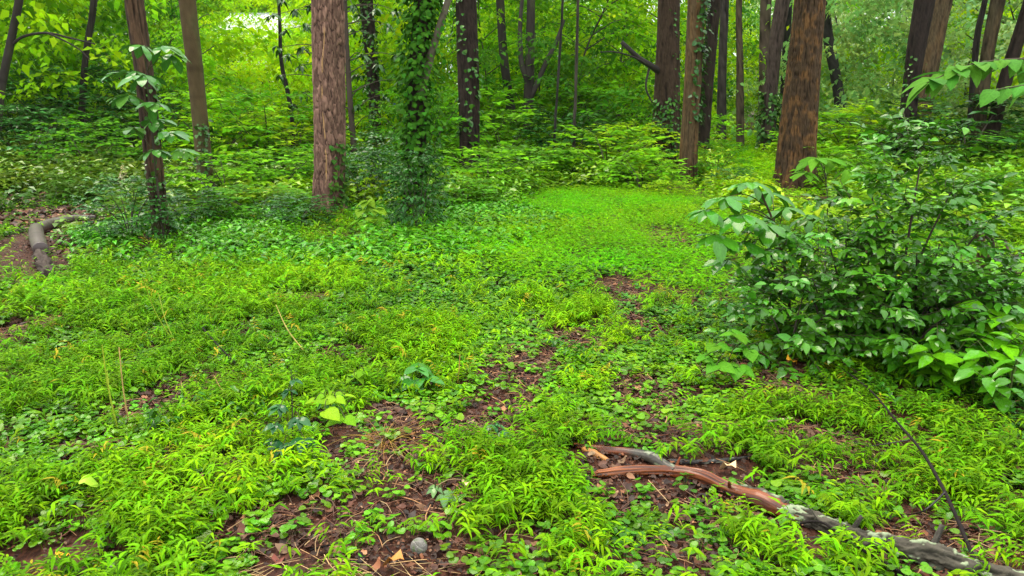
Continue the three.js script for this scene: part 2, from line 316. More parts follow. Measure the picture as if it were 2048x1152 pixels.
addIvy(t10.g, t10.T, 620, .15, .62, 38, { thresh: .3, size: .1, side: 1, spread: .22, col: [.035, .11, .02] });
tree({ name: 'shadowed_tree', label: 'blackish trunk half hidden directly behind the pale ivy trunk', pts: [[1402, 335, 26], [1412, 200, 25], [1424, 60, 24]], top: 11, nu: 30, nv: 120, bark: (R) => BARK.furrow(R, dark, 0, 24), crown: 2.4 });
const t12 = tree({ name: 'black_leaning_tree', label: 'black wet trunk leaning right, front one of the crossing pair', pts: [[1808, 348, 30], [1816, 230, 31], [1832, 100, 34], [1850, 0, 36]], top: 11, nu: 60, nv: 220, bark: (R) => BARK.furrow(R, [.036, .025, .02], 0, 26, .03), crown: 2.5 });
addIvy(t12.g, t12.T, 200, .02, .3, 39, { thresh: .45, size: .09 });
const t13 = tree({ name: 'brown_leaning_tree', label: 'olive-brown trunk leaning right, rear one of the crossing pair', pts: [[1830, 335, 36], [1850, 180, 36], [1868, 70, 37], [1882, 0, 38]], top: 12, nu: 60, nv: 220, bark: (R) => BARK.furrow(R, [.13, .092, .05], .2, 22, .022), crown: 2.5 });
addIvy(t13.g, t13.T, 160, .2, .5, 40, { thresh: .5, size: .1, side: 1 });
tree({ name: 'right_edge_tree', label: 'olive trunk leaning right above the dark evergreen shrub', pts: [[1948, 340, 26], [1962, 200, 26], [1978, 90, 25], [1996, 0, 26]], top: 11, nu: 40, nv: 140, bark: (R) => BARK.furrow(R, [.1, .078, .042], .1, 22, .02), crown: 2.5 });
tree({ name: 'bent_dark_tree', label: 'dark slanting trunk at the right edge above the hanging leaves', pts: [[1970, 342, 24], [1996, 215, 24], [2026, 110, 25], [2056, 20, 26]], top: 10, nu: 30, nv: 120, bark: (R) => BARK.furrow(R, dark, 0, 22), crown: 2.4 });
// farther trunks, one by one
const far = [
  ['far trunk with dark foot, left one of the pair beyond the pale ivy trunk', [[1442, 312, 19], [1444, 160, 18], [1447, 70, 17]], [.09, .075, .065]],
  ['slim brown trunk, right one of the pair beyond the pale ivy trunk', [[1480, 312, 15], [1480, 150, 14], [1478, 30, 13]], [.15, .11, .07]],
  ['pinkish far trunk just behind the slanting ivy-footed trunk', [[1525, 308, 22], [1528, 150, 21], [1530, 60, 20]], [.2, .14, .11]],
  ['dark far trunk showing between the slanting trunk and the broad brown one', [[1565, 305, 16], [1571, 120, 15], [1576, 30, 15]], [.05, .045, .045]],
  ['dark stem far behind the smooth-barked tree', [[160, 325, 12], [172, 110, 12], [186, 20, 13]], [.05, .042, .034]],
  ['thin upright stem in the thicket right of the forking trunk', [[1106, 345, 5], [1112, 220, 5], [1120, 100, 4]], [.05, .045, .04]],
  ['thin pale stem beside the thin upright stem in the thicket', [[1146, 345, 6], [1150, 220, 6], [1154, 80, 5]], [.09, .075, .06]],
  ['curved thin dark stem in the bright foliage left of the pine', [[586, 340, 8], [584, 235, 8], [572, 170, 8], [562, 120, 7], [560, 60, 6]], [.03, .025, .022]],
  ['leaning dim trunk in the hazy far trees right of the broad brown trunk', [[1690, 315, 22], [1676, 180, 22], [1654, 60, 20]], [.06, .055, .05]],
  ['slim dark stem between the two slanting trunks and the leaning pair', [[1935, 325, 11], [1955, 70, 11], [1968, 10, 10]], [.05, .042, .036]],
];
for (const [label, pts, c] of far) tree({ name: 'far_tree', label, pts, top: 11, nu: 16, nv: 70, bark: (R) => BARK.furrow(R, c, 0, 18, .02), crown: 1.8 });
{ // long bare bough of the leaning tree
  const B = new Builder(), b = leaning.T0.b, s = scaleAt(b); tube(B, [[18, 95], [45, 74], [95, 66], [140, 76], [190, 88]].map(([x, y], i) => atZ(x, y, b.z + .08 * i).sub(b)), (t) => lerp(6, 2.5, t) * s / 2, 8, 30, flat(.03, .025, .02)); mesh('branch', B, M.bark, leaning.g);
  const D = new Builder(); tube(D, [[95, 66], [130, 82], [160, 100], [180, 120]].map(([x, y], i) => atZ(x, y, b.z + .2 + .08 * i).sub(b)), (t) => lerp(4, 2, t) * s / 2, 7, 20, flat(.03, .025, .02)); mesh('branch', D, M.bark, leaning.g);
}
const t15 = tree({ name: 'slanting_tree', label: 'purplish trunk slanting right with a skirt of ivy at its foot', pts: [[1535, 318, 28], [1543, 170, 26], [1552, 80, 25], [1566, 0, 25]], top: 11, nu: 36, nv: 140, bark: (R) => BARK.furrow(R, [.1, .07, .057], 0, 26, .02), crown: 2.2 });
addIvy(t15.g, t15.T, 500, .02, .22, 41, { thresh: .2, size: .13, spread: .25, col: [.05, .14, .02] });
// the ivy-clad trunk: thick leafy coat and a bough to the right
addIvy(t6.g, t6.T, 5200, .02, .62, 42, { thresh: .1, size: .07, spread: .42, col: [.045, .16, .01], mat: M.leaf });
{
  const B = new Builder(), b = t6.T0.b, s = scaleAt(b);
  tube(B, [[840, 190], [862, 110], [880, 50], [900, -10]].map(([x, y]) => atZ(x, y, b.z + .1).sub(b)), (t) => lerp(17, 12, t) * s / 2, 12, 24, flat(.1, .085, .06));
  mesh('branch', B, M.bark, t6.g);
}
{ // boughs that belong to trees already standing
  const add = (T, pts, w, c) => { const B = new Builder(), b = T.T0.b, s = scaleAt(b); tube(B, pts.map(([x, y, dz]) => atZ(x, y, b.z + (dz || 0)).sub(b)), (t) => lerp(w[0], w[1], t) * s / 2, 9, 24, flat(...c)); mesh('branch', B, M.bark, T.g); };
  add(t9, [[1322, 146, 0], [1306, 134, .3], [1280, 118, .5], [1256, 96, .6], [1243, 84, .6]], [13, 8], [.035, .03, .027]);
  add(t9, [[1300, 130, .3], [1292, 175, .4], [1304, 205, .4]], [5, 3], [.035, .03, .027]);
  add(t9, [[1312, 145, .2], [1280, 120, .6], [1230, 104, .9], [1200, 104, 1]], [4, 2], [.035, .03, .027]);
}

// ---------- ground cover ----------
// bare places where wet earth and old leaves show
const BARE = [[620, 1060, 190, 70], [800, 1115, 260, 50], [860, 1010, 110, 60], [1020, 790, 70, 95], [985, 850, 90, 45], [1060, 715, 75, 45], [1245, 590, 60, 40], [1275, 655, 65, 35], [1290, 800, 110, 60], [1350, 865, 150, 38], [1210, 940, 70, 55], [1225, 1005, 75, 50], [1430, 1010, 150, 60], [1525, 765, 110, 45], [1380, 1120, 130, 40], [1880, 1100, 160, 60], [780, 855, 90, 50], [760, 900, 120, 50], [90, 436, 150, 26], [30, 402, 110, 16], [200, 488, 130, 26], [60, 655, 70, 30], [300, 815, 80, 40], [690, 712, 100, 20], [180, 900, 70, 26], [600, 600, 60, 16], [440, 770, 90, 24], [1640, 880, 110, 30], [1170, 690, 60, 30], [1700, 960, 90, 30], [340, 930, 60, 24], [1320, 480, 60, 14]].map(zone);
const STILT = [[1060, 1020, 170, 130], [1080, 880, 190, 60], [1750, 900, 330, 110], [1500, 900, 160, 60], [1880, 1010, 260, 70], [380, 950, 220, 90], [150, 1000, 240, 130], [560, 800, 220, 70], [820, 680, 140, 50], [250, 740, 220, 90], [480, 590, 260, 70], [150, 620, 200, 60], [1180, 650, 90, 50], [1620, 1090, 180, 60], [60, 560, 200, 30], [540, 930, 90, 60]].map(zone);
const ROUND = [[800, 590, 330, 90], [1000, 560, 260, 60], [900, 690, 200, 60], [500, 720, 260, 50], [80, 830, 260, 120], [300, 640, 220, 60], [1180, 800, 130, 60], [620, 900, 140, 60], [150, 560, 200, 60], [1420, 850, 200, 60], [1350, 720, 140, 60], [1560, 1000, 260, 60], [560, 960, 100, 40], [300, 830, 160, 60]].map(zone);
const CARPET = [[1240, 430, 260, 55], [1130, 490, 300, 50], [1350, 440, 140, 40], [1150, 540, 200, 50], [1330, 560, 120, 60]].map(zone);
const CREEP = [[640, 470, 330, 55], [420, 460, 160, 40], [820, 500, 180, 34], [980, 450, 140, 40], [280, 470, 130, 34], [700, 510, 260, 24]].map(zone);
function scatter(seed, r0, r1, n, f, half = .7, open = true) {
  const R = rng(seed), out = [];
  for (let i = 0; i < n; i++) {
    const r = Math.sqrt(lerp(r0 * r0, r1 * r1, R())), a = (R() * 2 - 1) * half, x = Math.sin(a) * r, z = -Math.cos(a) * r, k = open && clear(x, z) && R() < .93 ? null : f(x, z, r, R);
    if (k) out.push(k);
  }
  return out;
}
function stiltGeo(seed, n, h) {
  const B = new Builder(), R = rng(seed), az = R() * 6.28, lean = .3 + .4 * R(), P = [];
  for (let i = 0; i <= 4; i++) { const t = i / 4; P.push(V(Math.cos(az) * lean * h * t * t, h * t * (1 - .2 * t), Math.sin(az) * lean * h * t * t)); }
  tube(B, P, () => .0011, 3, 4, () => [0, .8, .7, .6]);
  const cv = new THREE.CatmullRomCurve3(P);
  for (let i = 0; i < n; i++) {
    const t = .45 + .55 * (i + 1) / n, p = cv.getPoint(t), a = az + (i % 2 ? 1 : -1) * (1.1 + R() * .5) * (i === n - 1 ? .1 : 1) + (R() - .5) * .7, L = (.052 + .03 * R()) * (i < 1 ? .7 : 1);
    leaf(B, p, V(Math.cos(a), .45 - R() * .4, Math.sin(a)), V((R() - .5) * .5, 1, (R() - .5) * .5), L, L * (.19 + .05 * R()), 'lance', hue(WHITE, R, .14, .12), .25, .35 + .4 * R());
  }
  return B.geo();
}
function roundGeo(seed, n) {
  const B = new Builder(), R = rng(seed);
  for (let i = 0; i < n; i++) {
    const a = i / n * 6.28 + R(), r = .02 + .06 * R(), h = .025 + .06 * R(), p = V(Math.cos(a) * r, h, Math.sin(a) * r), L = .028 + .024 * R(), c = hue(WHITE, R, .2, .14);
    tube(B, [V(Math.cos(a) * .004, 0, Math.sin(a) * .004), V(p.x * .5, h * .7, p.z * .5), p], () => .0009, 3, 3, () => [0, .8, .8, .6]);
    leaf(B, p.add(V(-Math.cos(a) * L * .4, 0, -Math.sin(a) * L * .4)), V(Math.cos(a), .1 - R() * .3, Math.sin(a)), V((R() - .5) * .7, 1, (R() - .5) * .7), L, L * 1.08, 'round', c, .12, .15, .04);
  }
  return B.geo();
}
function tuftGeo(seed, n, L, W) { // small herb tuft of many fine leaves
  const B = new Builder(), R = rng(seed);
  for (let i = 0; i < n; i++) {
    const a = R() * 6.28, r = .1 * Math.sqrt(R()), p = V(Math.cos(a) * r, .02 + .1 * R(), Math.sin(a) * r), d = R() * 6.28;
    leaf(B, p, V(Math.cos(d), .5 * R(), Math.sin(d)), V((R() - .5) * .8, 1, (R() - .5) * .8), L * (.7 + .6 * R()), W * (.7 + .6 * R()), 'far', hue(WHITE, R, .25, .15), .3, .3);
  }
  return B.geo();
}
function creepGeo(seed, n) {
  const B = new Builder(), R = rng(seed);
  for (let s = 0; s < 3; s++) {
    const az = R() * 6.28, h = .1 + .12 * R(), P = [V(0, 0, 0), V(Math.cos(az) * .06, h * .6, Math.sin(az) * .06), V(Math.cos(az) * .17, h, Math.sin(az) * .17)], cv = new THREE.CatmullRomCurve3(P);
    tube(B, P, () => .002, 3, 4, () => [0, .6, .5, .4]);
    for (let i = 0; i < n; i++) { const t = .25 + .75 * i / (n - 1), a = az + (i % 2 ? 1 : -1) * (.9 + .4 * R()), L = .075 + .055 * R(); leaf(B, cv.getPoint(t), V(Math.cos(a), .25 - R() * .5, Math.sin(a)), V((R() - .5) * .6, 1, (R() - .5) * .6), L, L * .5, 'oval', hue(WHITE, R, .25, .1), .25, .3); }
  }
  return B.geo();
}
const FEET = [[658, 436, .5], [1592, 385, .7], [1376, 372, .45], [324, 472, .3], [415, 392, .4], [1332, 350, .5], [940, 346, .5], [1808, 348, .4]].map(([x, y, w]) => ({ q: gp(x, y), w }));
const atFoot = (x, z) => FEET.some(({ q, w }) => { const t = clamp((x * q.x + z * q.z) / (q.x * q.x + q.z * q.z), .78, 1); return Math.hypot(x - q.x * t, z - q.z * t) < w; });
const path = (x, z) => within(BARE, x, z);
// nothing much grows where the fallen branch lies
const LOGLINE = [[1150, 895], [1230, 946], [1345, 938], [1400, 955], [1520, 1004], [1630, 1044], [1780, 1094], [1960, 1146], [2070, 1176]].map(([x, y]) => gp(x, y + 12)), FORK = [[1150, 895], [1255, 908], [1340, 935]].map(([x, y]) => gp(x, y + 8)), TWIG = [[1338, 924], [1420, 926], [1505, 916]].map(([x, y]) => gp(x, y + 6)), LEFTLOG = [[190, 444], [112, 454], [70, 470], [84, 510], [96, 550]].map(([x, y]) => gp(x, y + 8));
const BALLSPOT = [gp(838, 1112), gp(842, 1150), gp(790, 1140), gp(700, 1140), gp(640, 1140), gp(560, 1146), gp(1456, 940), gp(664, 872), gp(650, 905), gp(1587, 735), gp(128, 1125)], nearBall = (x, z) => Math.min(...BALLSPOT.map((q) => Math.hypot(x - q.x, z - q.z)));
const toLine = (L, x, z) => { let d = 9; for (let i = 1; i < L.length; i++) { const a = L[i - 1], b = L[i], ux = b.x - a.x, uz = b.z - a.z, t = clamp(((x - a.x) * ux + (z - a.z) * uz) / (ux * ux + uz * uz)); d = Math.min(d, Math.hypot(x - a.x - ux * t, z - a.z - uz * t)); } return d; };
const clear = (x, z) => nearBall(x, z) < .12 || Math.min(toLine(LOGLINE, x, z - .05), toLine(FORK, x, z - .04), toLine(TWIG, x, z - .02) + .05, toLine(LEFTLOG, x, z - .2) - .28) < .085;
const dlFar = leafGeo(V(-.03, .004, 0), V(1, .1, 0), V(.1, 1, .1), .075, .045, 'oval', WHITE, .3, .25, .35);
{
  const LIME = [.115, .315, .008], GREEN = [.06, .225, .014], BLUE = [.04, .17, .028];
  const geo = [stiltGeo(1, 6, .13), stiltGeo(2, 8, .2), stiltGeo(3, 7, .16), stiltGeo(4, 9, .24)], lists = [[], [], [], []];
  const add = (x, z, r, R, s, k = 0) => { const v = k || R() * 4 | 0, tone = fbm(x * .9, z * .9, 4, 2), c = hue([lerp(.06, .23, tone), lerp(.2, .5, tone), .001], R, .5, .25); if (R() < .02) c.splice(0, 3, .42, .36, .02); lists[v].push([place(x, H(x, z), z, R() * 6.28, [(R() - .5) * .5, (R() - .5) * .5], s), c]); return null; };
  scatter(11, 1.9, 6.8, 100000, (x, z, r, R) => {
    const b = path(x, z), q = Math.max(within(STILT, x, z), .1 + .4 * sm(.5, .7, fbm(x * 1.6, z * 1.6, 2, 2))), keep = q * (1 - .86 * b) * (.1 + .9 * sm(.36, .56, fbm(x * 4.5, z * 4.5, 6, 3)));
    return R() < keep * .68 ? add(x, z, r, R, .36 + .46 * R()) : null;
  });
  scatter(12, 6.8, 13, 70000, (x, z, r, R) => {
    const b = path(x, z), q = Math.max(within(STILT, x, z), .12 + .3 * sm(.5, .7, fbm(x * 1.2, z * 1.2, 2, 2))) * (1 - within(CARPET, x, z) * .8);
    return R() < q * (1 - .95 * b) * .6 ? add(x, z, r, R, .55 + .55 * R()) : null;
  });
  const names = ['short', 'leafy', 'middling', 'tall'];
  geo.forEach((g, i) => stuff('stilt_grass', 'bright lime narrow-leaved grass plants carpeting the clearing, the ' + names[i] + ' ones', 'grass', g, M.leaf, lists[i]));
  const rg = [roundGeo(21, 7), roundGeo(22, 10)], rl = [[], []];
  const addR = (x, z, R, s) => { const tone = fbm(x * .7 + 4, z * .7, 7, 2), c = hue([lerp(.035, .16, tone), lerp(.16, .38, tone), lerp(.015, .002, tone)], R, .45, .25); rl[R() * 2 | 0].push([place(x, H(x, z), z, R() * 6.28, [(R() - .5) * .3, (R() - .5) * .3], s), c]); return null; };
  scatter(13, 1.9, 6.8, 30000, (x, z, r, R) => { const q = Math.max(within(ROUND, x, z), .25 + .35 * sm(.45, .65, fbm(x * 2, z * 2, 12, 2))) * (1 - .75 * within(STILT, x, z)); return R() < q * (1 - .8 * path(x, z)) * .75 ? addR(x, z, R, .45 + .5 * R()) : null; });
  scatter(14, 6.8, 15, 42000, (x, z, r, R) => { const q = Math.max(within(ROUND, x, z), .3) * (1 - within(CARPET, x, z) * .5); return R() < q * (1 - .93 * path(x, z)) * .8 ? addR(x, z, R, .7 + .6 * R()) : null; });
  rg.forEach((g, i) => stuff('round_leaf_cover', 'low round-leaved creeping plants on the wet clearing floor, ' + ['small', 'fuller'][i] + ' sprigs', 'ground cover', g, M.low, rl[i]));
  const carpet = scatter(15, 7, 24, 60000, (x, z, r, R) => { const q = within(CARPET, x, z), n = .08; return R() < Math.max(q * .6, n) * (1 - .85 * path(x, z)) ? [place(x, H(x, z), z, R() * 6.28, [(R() - .5) * .4, (R() - .5) * .4], V(1.2, .7 + 1.1 * R(), 1.2)), hue([lerp(.1, .22, noise(x, z, 2)), lerp(.36, .48, noise(x * .8, z * .8, 6)), .002], R, .2, .2)] : null; });
  stuff('fine_grass', 'fine bright yellow-green herb carpet in the sunlit middle of the clearing', 'grass', tuftGeo(31, 16, .055, .016), M.far, carpet);
  const creep = scatter(16, 7, 19, 30000, (x, z, r, R) => { const q = within(CREEP, x, z); return !atFoot(x, z) && R() < q * .5 ? [place(x, H(x, z), z, R() * 6.28, [(R() - .5) * .3, (R() - .5) * .3], (.6 + .6 * R())), hue([.08, .3, .008], R, .5, .25)] : null; });
  stuff('creeping_shrub_cover', 'dark glossy creeping plants in a band before the pine', 'ground cover', creepGeo(41, 5), M.low, creep);
  const farLitter = scatter(29, 10, 19, 60000, (x, z, r, R) => { if (x > -2 || R() > path(x, z)) return null; const k = R(); return [place(x, H(x, z) + .012 + .02 * R(), z, R() * 6.28, [(R() - .5) * 1, (R() - .5) * 1], .8 + 1.4 * R()), hue(k < .5 ? [.04, .02, .012] : k < .9 ? [.1, .045, .025] : [.2, .11, .06], R, .5, .25)]; });
  stuff('leaf_litter', 'dark brown leaf litter around the crooked log on the left', 'leaf litter', dlFar, M.dead, farLitter);
  const lane = scatter(27, 15, 40, 26000, (x, z, r, R) => { const u = x / -z - .302 - .012 * Math.sin(r * .35), w = R() * .035; return Math.abs(u) < .012 + w && R() < .8 ? [place(x, H(x, z), z, R() * 6.28, [(R() - .5) * .4, (R() - .5) * .4], V(2.2, 1.6 + 1.6 * R(), 2.2)), hue([lerp(.18, .34, noise(x, z, 2)), .5, .002], R, .25, .2)] : null; }, .5);
  stuff('lane_herbs', 'glowing yellow-green herbs along the lane that leads off between the trunks on the right', 'herbs', tuftGeo(33, 18, .055, .022), M.far, lane);
  const seedlings = scatter(28, 3.4, 13, 900, (x, z, r, R) => R() < .8 * sm(.5, .66, fbm(x * .8 + 20, z * .8, 3, 3)) * (1 - within(CARPET, x, z)) * (1 - path(x, z)) ? [place(x, H(x, z), z, R() * 6.28, [(R() - .5) * .3, (R() - .5) * .3], V(.3 + .25 * R(), .4 + .6 * R(), .3 + .25 * R())), hue([.05, .2, .01], R, .4, .25)] : null);
  stuff('woody_seedlings', 'small dark-leaved woody seedlings scattered through the clearing', 'seedlings', creepGeo(43, 7), M.low, seedlings);
  // undergrowth of the wood floor, taller and looser with distance
  const ug = [[], []];
  scatter(17, 11, 46, 40000, (x, z, r, R) => {
    if (atFoot(x, z) || within(CARPET, x, z) > .25 || (r < 19 && path(x, z) > .3)) return null;
    const lane = Math.exp(-(((x / -z) - .3 - (r > 24 ? 0 : .02)) ** 2) / .0018) * sm(17, 20, r);
    if (R() < 1.1 * Math.exp(-(((x / -z) - .302) ** 2) / .0009) * sm(15, 17, r)) return null;
    if (R() > .25 + .75 * sm(11, 15, r) || within(CREEP, x, z) > .4) return null;
    const tone = fbm(x * .25 + 3, z * .25, 3, 3), s = (.5 + 1.3 * R()) * (r < 16 ? .8 : .8 + (r - 16) * .06) * (1 - .55 * lane);
    const evergreen = sm(-5, -8, x + z * .1) * .75, tone2 = 1 - .6 * evergreen, c = hue([lerp(.05, .24, clamp(tone * 1.6 - .3 + lane)) * tone2, lerp(.2, .42, clamp(tone * 1.5 - .25 + lane)) * tone2, .004 + .008 * evergreen], R, .25, .2);  // evergreen is no species: it darkens leaves on the left to imitate shade
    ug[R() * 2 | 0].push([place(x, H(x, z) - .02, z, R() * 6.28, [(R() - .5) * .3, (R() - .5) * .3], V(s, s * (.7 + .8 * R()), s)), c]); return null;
  }, .78);
  const under = (seed) => { const B = new Builder(), R = rng(seed); for (let i = 0; i < 22; i++) { const a = R() * 6.28, r = .24 * Math.sqrt(R()), y = .05 + .3 * R() * (1 - r), d = R() * 6.28; const L = .1 + .07 * R(); leaf(B, V(Math.cos(a) * r, y, Math.sin(a) * r), V(Math.cos(d), .1, Math.sin(d)), V((R() - .5) * .8, 1, (R() - .5) * .8), L, L * .5, 'far', hue(WHITE, R, .3, .15), .25, .25); } return B.geo(); };
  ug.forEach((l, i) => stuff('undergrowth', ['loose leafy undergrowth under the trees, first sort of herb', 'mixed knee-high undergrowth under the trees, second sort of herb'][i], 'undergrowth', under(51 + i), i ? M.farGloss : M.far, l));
  // fallen leaves, needles and small sticks
  const dl = (seed) => { const B = new Builder(), R = rng(seed); leaf(B, V(-.03, .004, 0), V(1, .1, 0), V(.1, 1, .1), .075, .045, ['broad', 'oval', 'heart'][seed % 3], WHITE, .35 - .2 * R(), -.25 + .5 * R(), .35); return B.geo(); };
  const litter = [[], [], []];
  scatter(18, 1.9, 14, 420000, (x, z, r, R) => { const b = path(x, z); if (R() > .22 + .78 * b || (r > 7 && R() > .5)) return null; const k = R(), c = k < .42 ? [.062, .027, .016] : k < .76 ? [.028, .015, .01] : k < .94 ? [.12, .055, .026] : [.25, .13, .065]; litter[R() * 3 | 0].push([place(x, H(x, z) + .006 + .016 * R(), z, R() * 6.28, [(R() - .5) * .9, (R() - .5) * .9], R() < .8 ? .12 + .22 * R() : .35 + .6 * R() * R()), hue(c, R, .5, .25)]); return null; }, .7, false);
  litter.forEach((l, i) => stuff('leaf_litter', ['broad wet brown leaf litter on the bare earth', 'oval wet brown leaf litter on the bare earth', 'curled wet brown leaf litter on the bare earth'][i], 'leaf litter', dl(60 + i), M.dead, l));
  const nb = new Builder(); tube(nb, [V(-.07, .003, 0), V(0, .009, .006), V(.07, .003, 0)], () => .0011, 4, 4, null);
  const needles = scatter(19, 1.9, 12, 40000, (x, z, r, R) => R() < .12 + .88 * path(x, z) ? [place(x, H(x, z) + .006 + .015 * R(), z, R() * 6.28, [(R() - .5) * .3, (R() - .5) * .3], V(.4 + R(), 1 + R(), 1 + R())), hue(R() < .7 ? [.13, .06, .035] : [.34, .2, .09], R, .4, .2)] : null);
  stuff('needle_litter', 'fine brown needles and stalks strewn on the earth', 'litter', nb, M.dead, needles);
  const hay = scatter(20, 2.3, 2.8, 9000, (x, z, r, R) => { const g = gp(660, 1140), q = gp(470, 1152), e = gp(880, 1152), k = (x - g.x) / (x < g.x ? g.x - q.x : e.x - g.x); return z < g.z - .06 * (1 - Math.abs(k)) - .05 * R() || Math.abs(k) > 1 || R() < .2 ? null : [place(x, H(x, z) + .005 + .03 * R() * (1 - k * k), z, (R() - .5) * 2.2, [(R() - .5) * .5, (R() - .5) * .3], V(.8 + .8 * R(), 1, 1.1)), hue([.5, .34, .15], R, .35, .1)]; });
  stuff('dry_straw', 'pale dry straw swept along the near edge of the bare earth', 'straw', nb.geo(), M.dead, hay);
}

// ---------- the wood beyond ----------
function spray(seed, n, L) { // flat layered spray of leaves, 1 m across
  const B = new Builder(), R = rng(seed);
  for (let i = 0; i < n; i++) { const a = R() * 6.28, r = .5 * Math.sqrt(R()), d = R() * 6.28, l = L * (.7 + .6 * R()); leaf(B, V(Math.cos(a) * r, (R() - .5) * .34 - r * r * .3, Math.sin(a) * r), V(Math.cos(d), -.25, Math.sin(d)), V((R() - .5) * 1.1, 1, (R() - .5) * 1.1), l, l * .62, 'far', hue(WHITE, R, .3, .15), .2, .25); }
  return B.geo();
}
{
  const G = [spray(71, 34, .19), spray(72, 44, .15)], L = [[], []], R = rng(77);
  const tones = [[.1, .27, .006], [.22, .44, .004], [.34, .55, .004], [.06, .19, .012], [.24, .42, .1], [.36, .5, .2]];  // last two tones: distance haze put into the leaf colour
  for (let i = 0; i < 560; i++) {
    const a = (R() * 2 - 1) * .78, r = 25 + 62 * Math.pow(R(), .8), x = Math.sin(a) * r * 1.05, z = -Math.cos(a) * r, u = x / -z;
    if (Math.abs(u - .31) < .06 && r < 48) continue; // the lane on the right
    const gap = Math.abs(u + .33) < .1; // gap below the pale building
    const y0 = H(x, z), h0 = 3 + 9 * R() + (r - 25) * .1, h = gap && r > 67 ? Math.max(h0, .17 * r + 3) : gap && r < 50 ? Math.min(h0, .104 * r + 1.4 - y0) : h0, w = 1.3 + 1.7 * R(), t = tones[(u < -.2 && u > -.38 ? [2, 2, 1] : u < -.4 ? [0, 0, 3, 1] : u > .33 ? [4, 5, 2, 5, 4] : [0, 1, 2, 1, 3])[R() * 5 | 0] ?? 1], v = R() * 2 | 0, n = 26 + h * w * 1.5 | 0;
    for (let k = 0; k < n; k++) {
      const q = R(), yy = h * (.06 + .94 * q), rr = w * Math.sqrt(R()) * (.5 + .9 * Math.sin(Math.PI * Math.min(1, q * .8 + .18))), b = R() * 6.28, s = .7 + .9 * R();
      L[v].push([place(x + Math.cos(b) * rr, y0 + yy, z + Math.sin(b) * rr, R() * 6.28, [(R() - .5) * .6, (R() - .5) * .6], V(s, s * (.8 + R()), s)), hue(t, R, .3, .2)]);
    }
  }
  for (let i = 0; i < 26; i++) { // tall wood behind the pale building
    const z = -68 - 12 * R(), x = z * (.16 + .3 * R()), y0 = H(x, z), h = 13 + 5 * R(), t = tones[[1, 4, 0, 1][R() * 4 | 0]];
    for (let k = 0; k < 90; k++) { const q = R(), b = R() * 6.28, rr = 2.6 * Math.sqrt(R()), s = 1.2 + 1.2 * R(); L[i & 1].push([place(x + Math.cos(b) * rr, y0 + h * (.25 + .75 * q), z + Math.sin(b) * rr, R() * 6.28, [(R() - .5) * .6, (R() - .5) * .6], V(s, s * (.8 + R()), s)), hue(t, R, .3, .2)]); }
  }
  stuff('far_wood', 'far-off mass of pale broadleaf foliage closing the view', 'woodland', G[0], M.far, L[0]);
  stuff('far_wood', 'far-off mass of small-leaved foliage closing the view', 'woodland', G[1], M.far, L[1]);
}
// layered young trees and bushes
function bushGeo(seed, { h = 1, r = .5, n = 900, L = .05, ratio = .5, shape = 'oval', col, low = .1, stems = 6, twig = .18, per = 7, vary = .25 }) {
  const W = new Builder(), list = [], R = rng(seed);
  for (let i = 0; i < stems; i++) { const a = i / stems * 6.28 + R(), e = V(Math.cos(a) * r * .7, h * (.6 + .3 * R()), Math.sin(a) * r * .7); tube(W, [V(Math.cos(a) * .03, -.05, Math.sin(a) * .03), V(e.x * .35, e.y * .5, e.z * .35), e], (t) => lerp(.012, .004, t) * Math.sqrt(h), 5, 8, flat(.05, .04, .03)); }
  for (let i = 0; i < n / per; i++) {
    const a = R() * 6.28, u = R(), q = low + (1 - low) * u, rr = r * (.35 + .65 * Math.sqrt(R())) * Math.sqrt(clamp(1.05 - Math.pow(Math.abs(q - .45) / .6, 2.2))) * (.75 + .5 * noise(Math.cos(a) * 2 + seed, Math.sin(a) * 2, q * 3)), p = V(Math.cos(a) * rr, h * q, Math.sin(a) * rr);
    const az = a + (R() - .5) * 1.6, up = (q - .3) * .8 + (R() - .5) * .6, d = V(Math.cos(az), up, Math.sin(az)).normalize(), sd = V(-d.z, 0, d.x).normalize(), tl = twig * (.6 + .8 * R()), tc = hue(col, R, vary, .15);
    tube(W, [p.clone().addScaledVector(d, -tl * .4), p.clone().addScaledVector(d, tl)], () => .0022, 3, 1, flat(.045, .05, .02));
    for (let k = 0; k < per; k++) { const t = k / (per - 1), b = p.clone().addScaledVector(d, tl * t).add(V(0, -.15 * tl * t * t, 0)), s = k === per - 1 ? 0 : k % 2 ? 1 : -1, l = L * (.65 + .6 * R()); list.push([b, d.clone().multiplyScalar(s ? .55 : 1).addScaledVector(sd, s * .9).add(V(0, .1 - R() * .4, 0)), V((R() - .5) * 1.15, 1, (R() - .5) * 1.15), l, l * ratio, shape, hue(tc, R, .22, .12), .22, .3]); }
  }
  return { W: W.geo(), list };
}
function joined(list) { const B = new Builder(); for (const l of list) leaf(B, ...l); return B.geo(); }
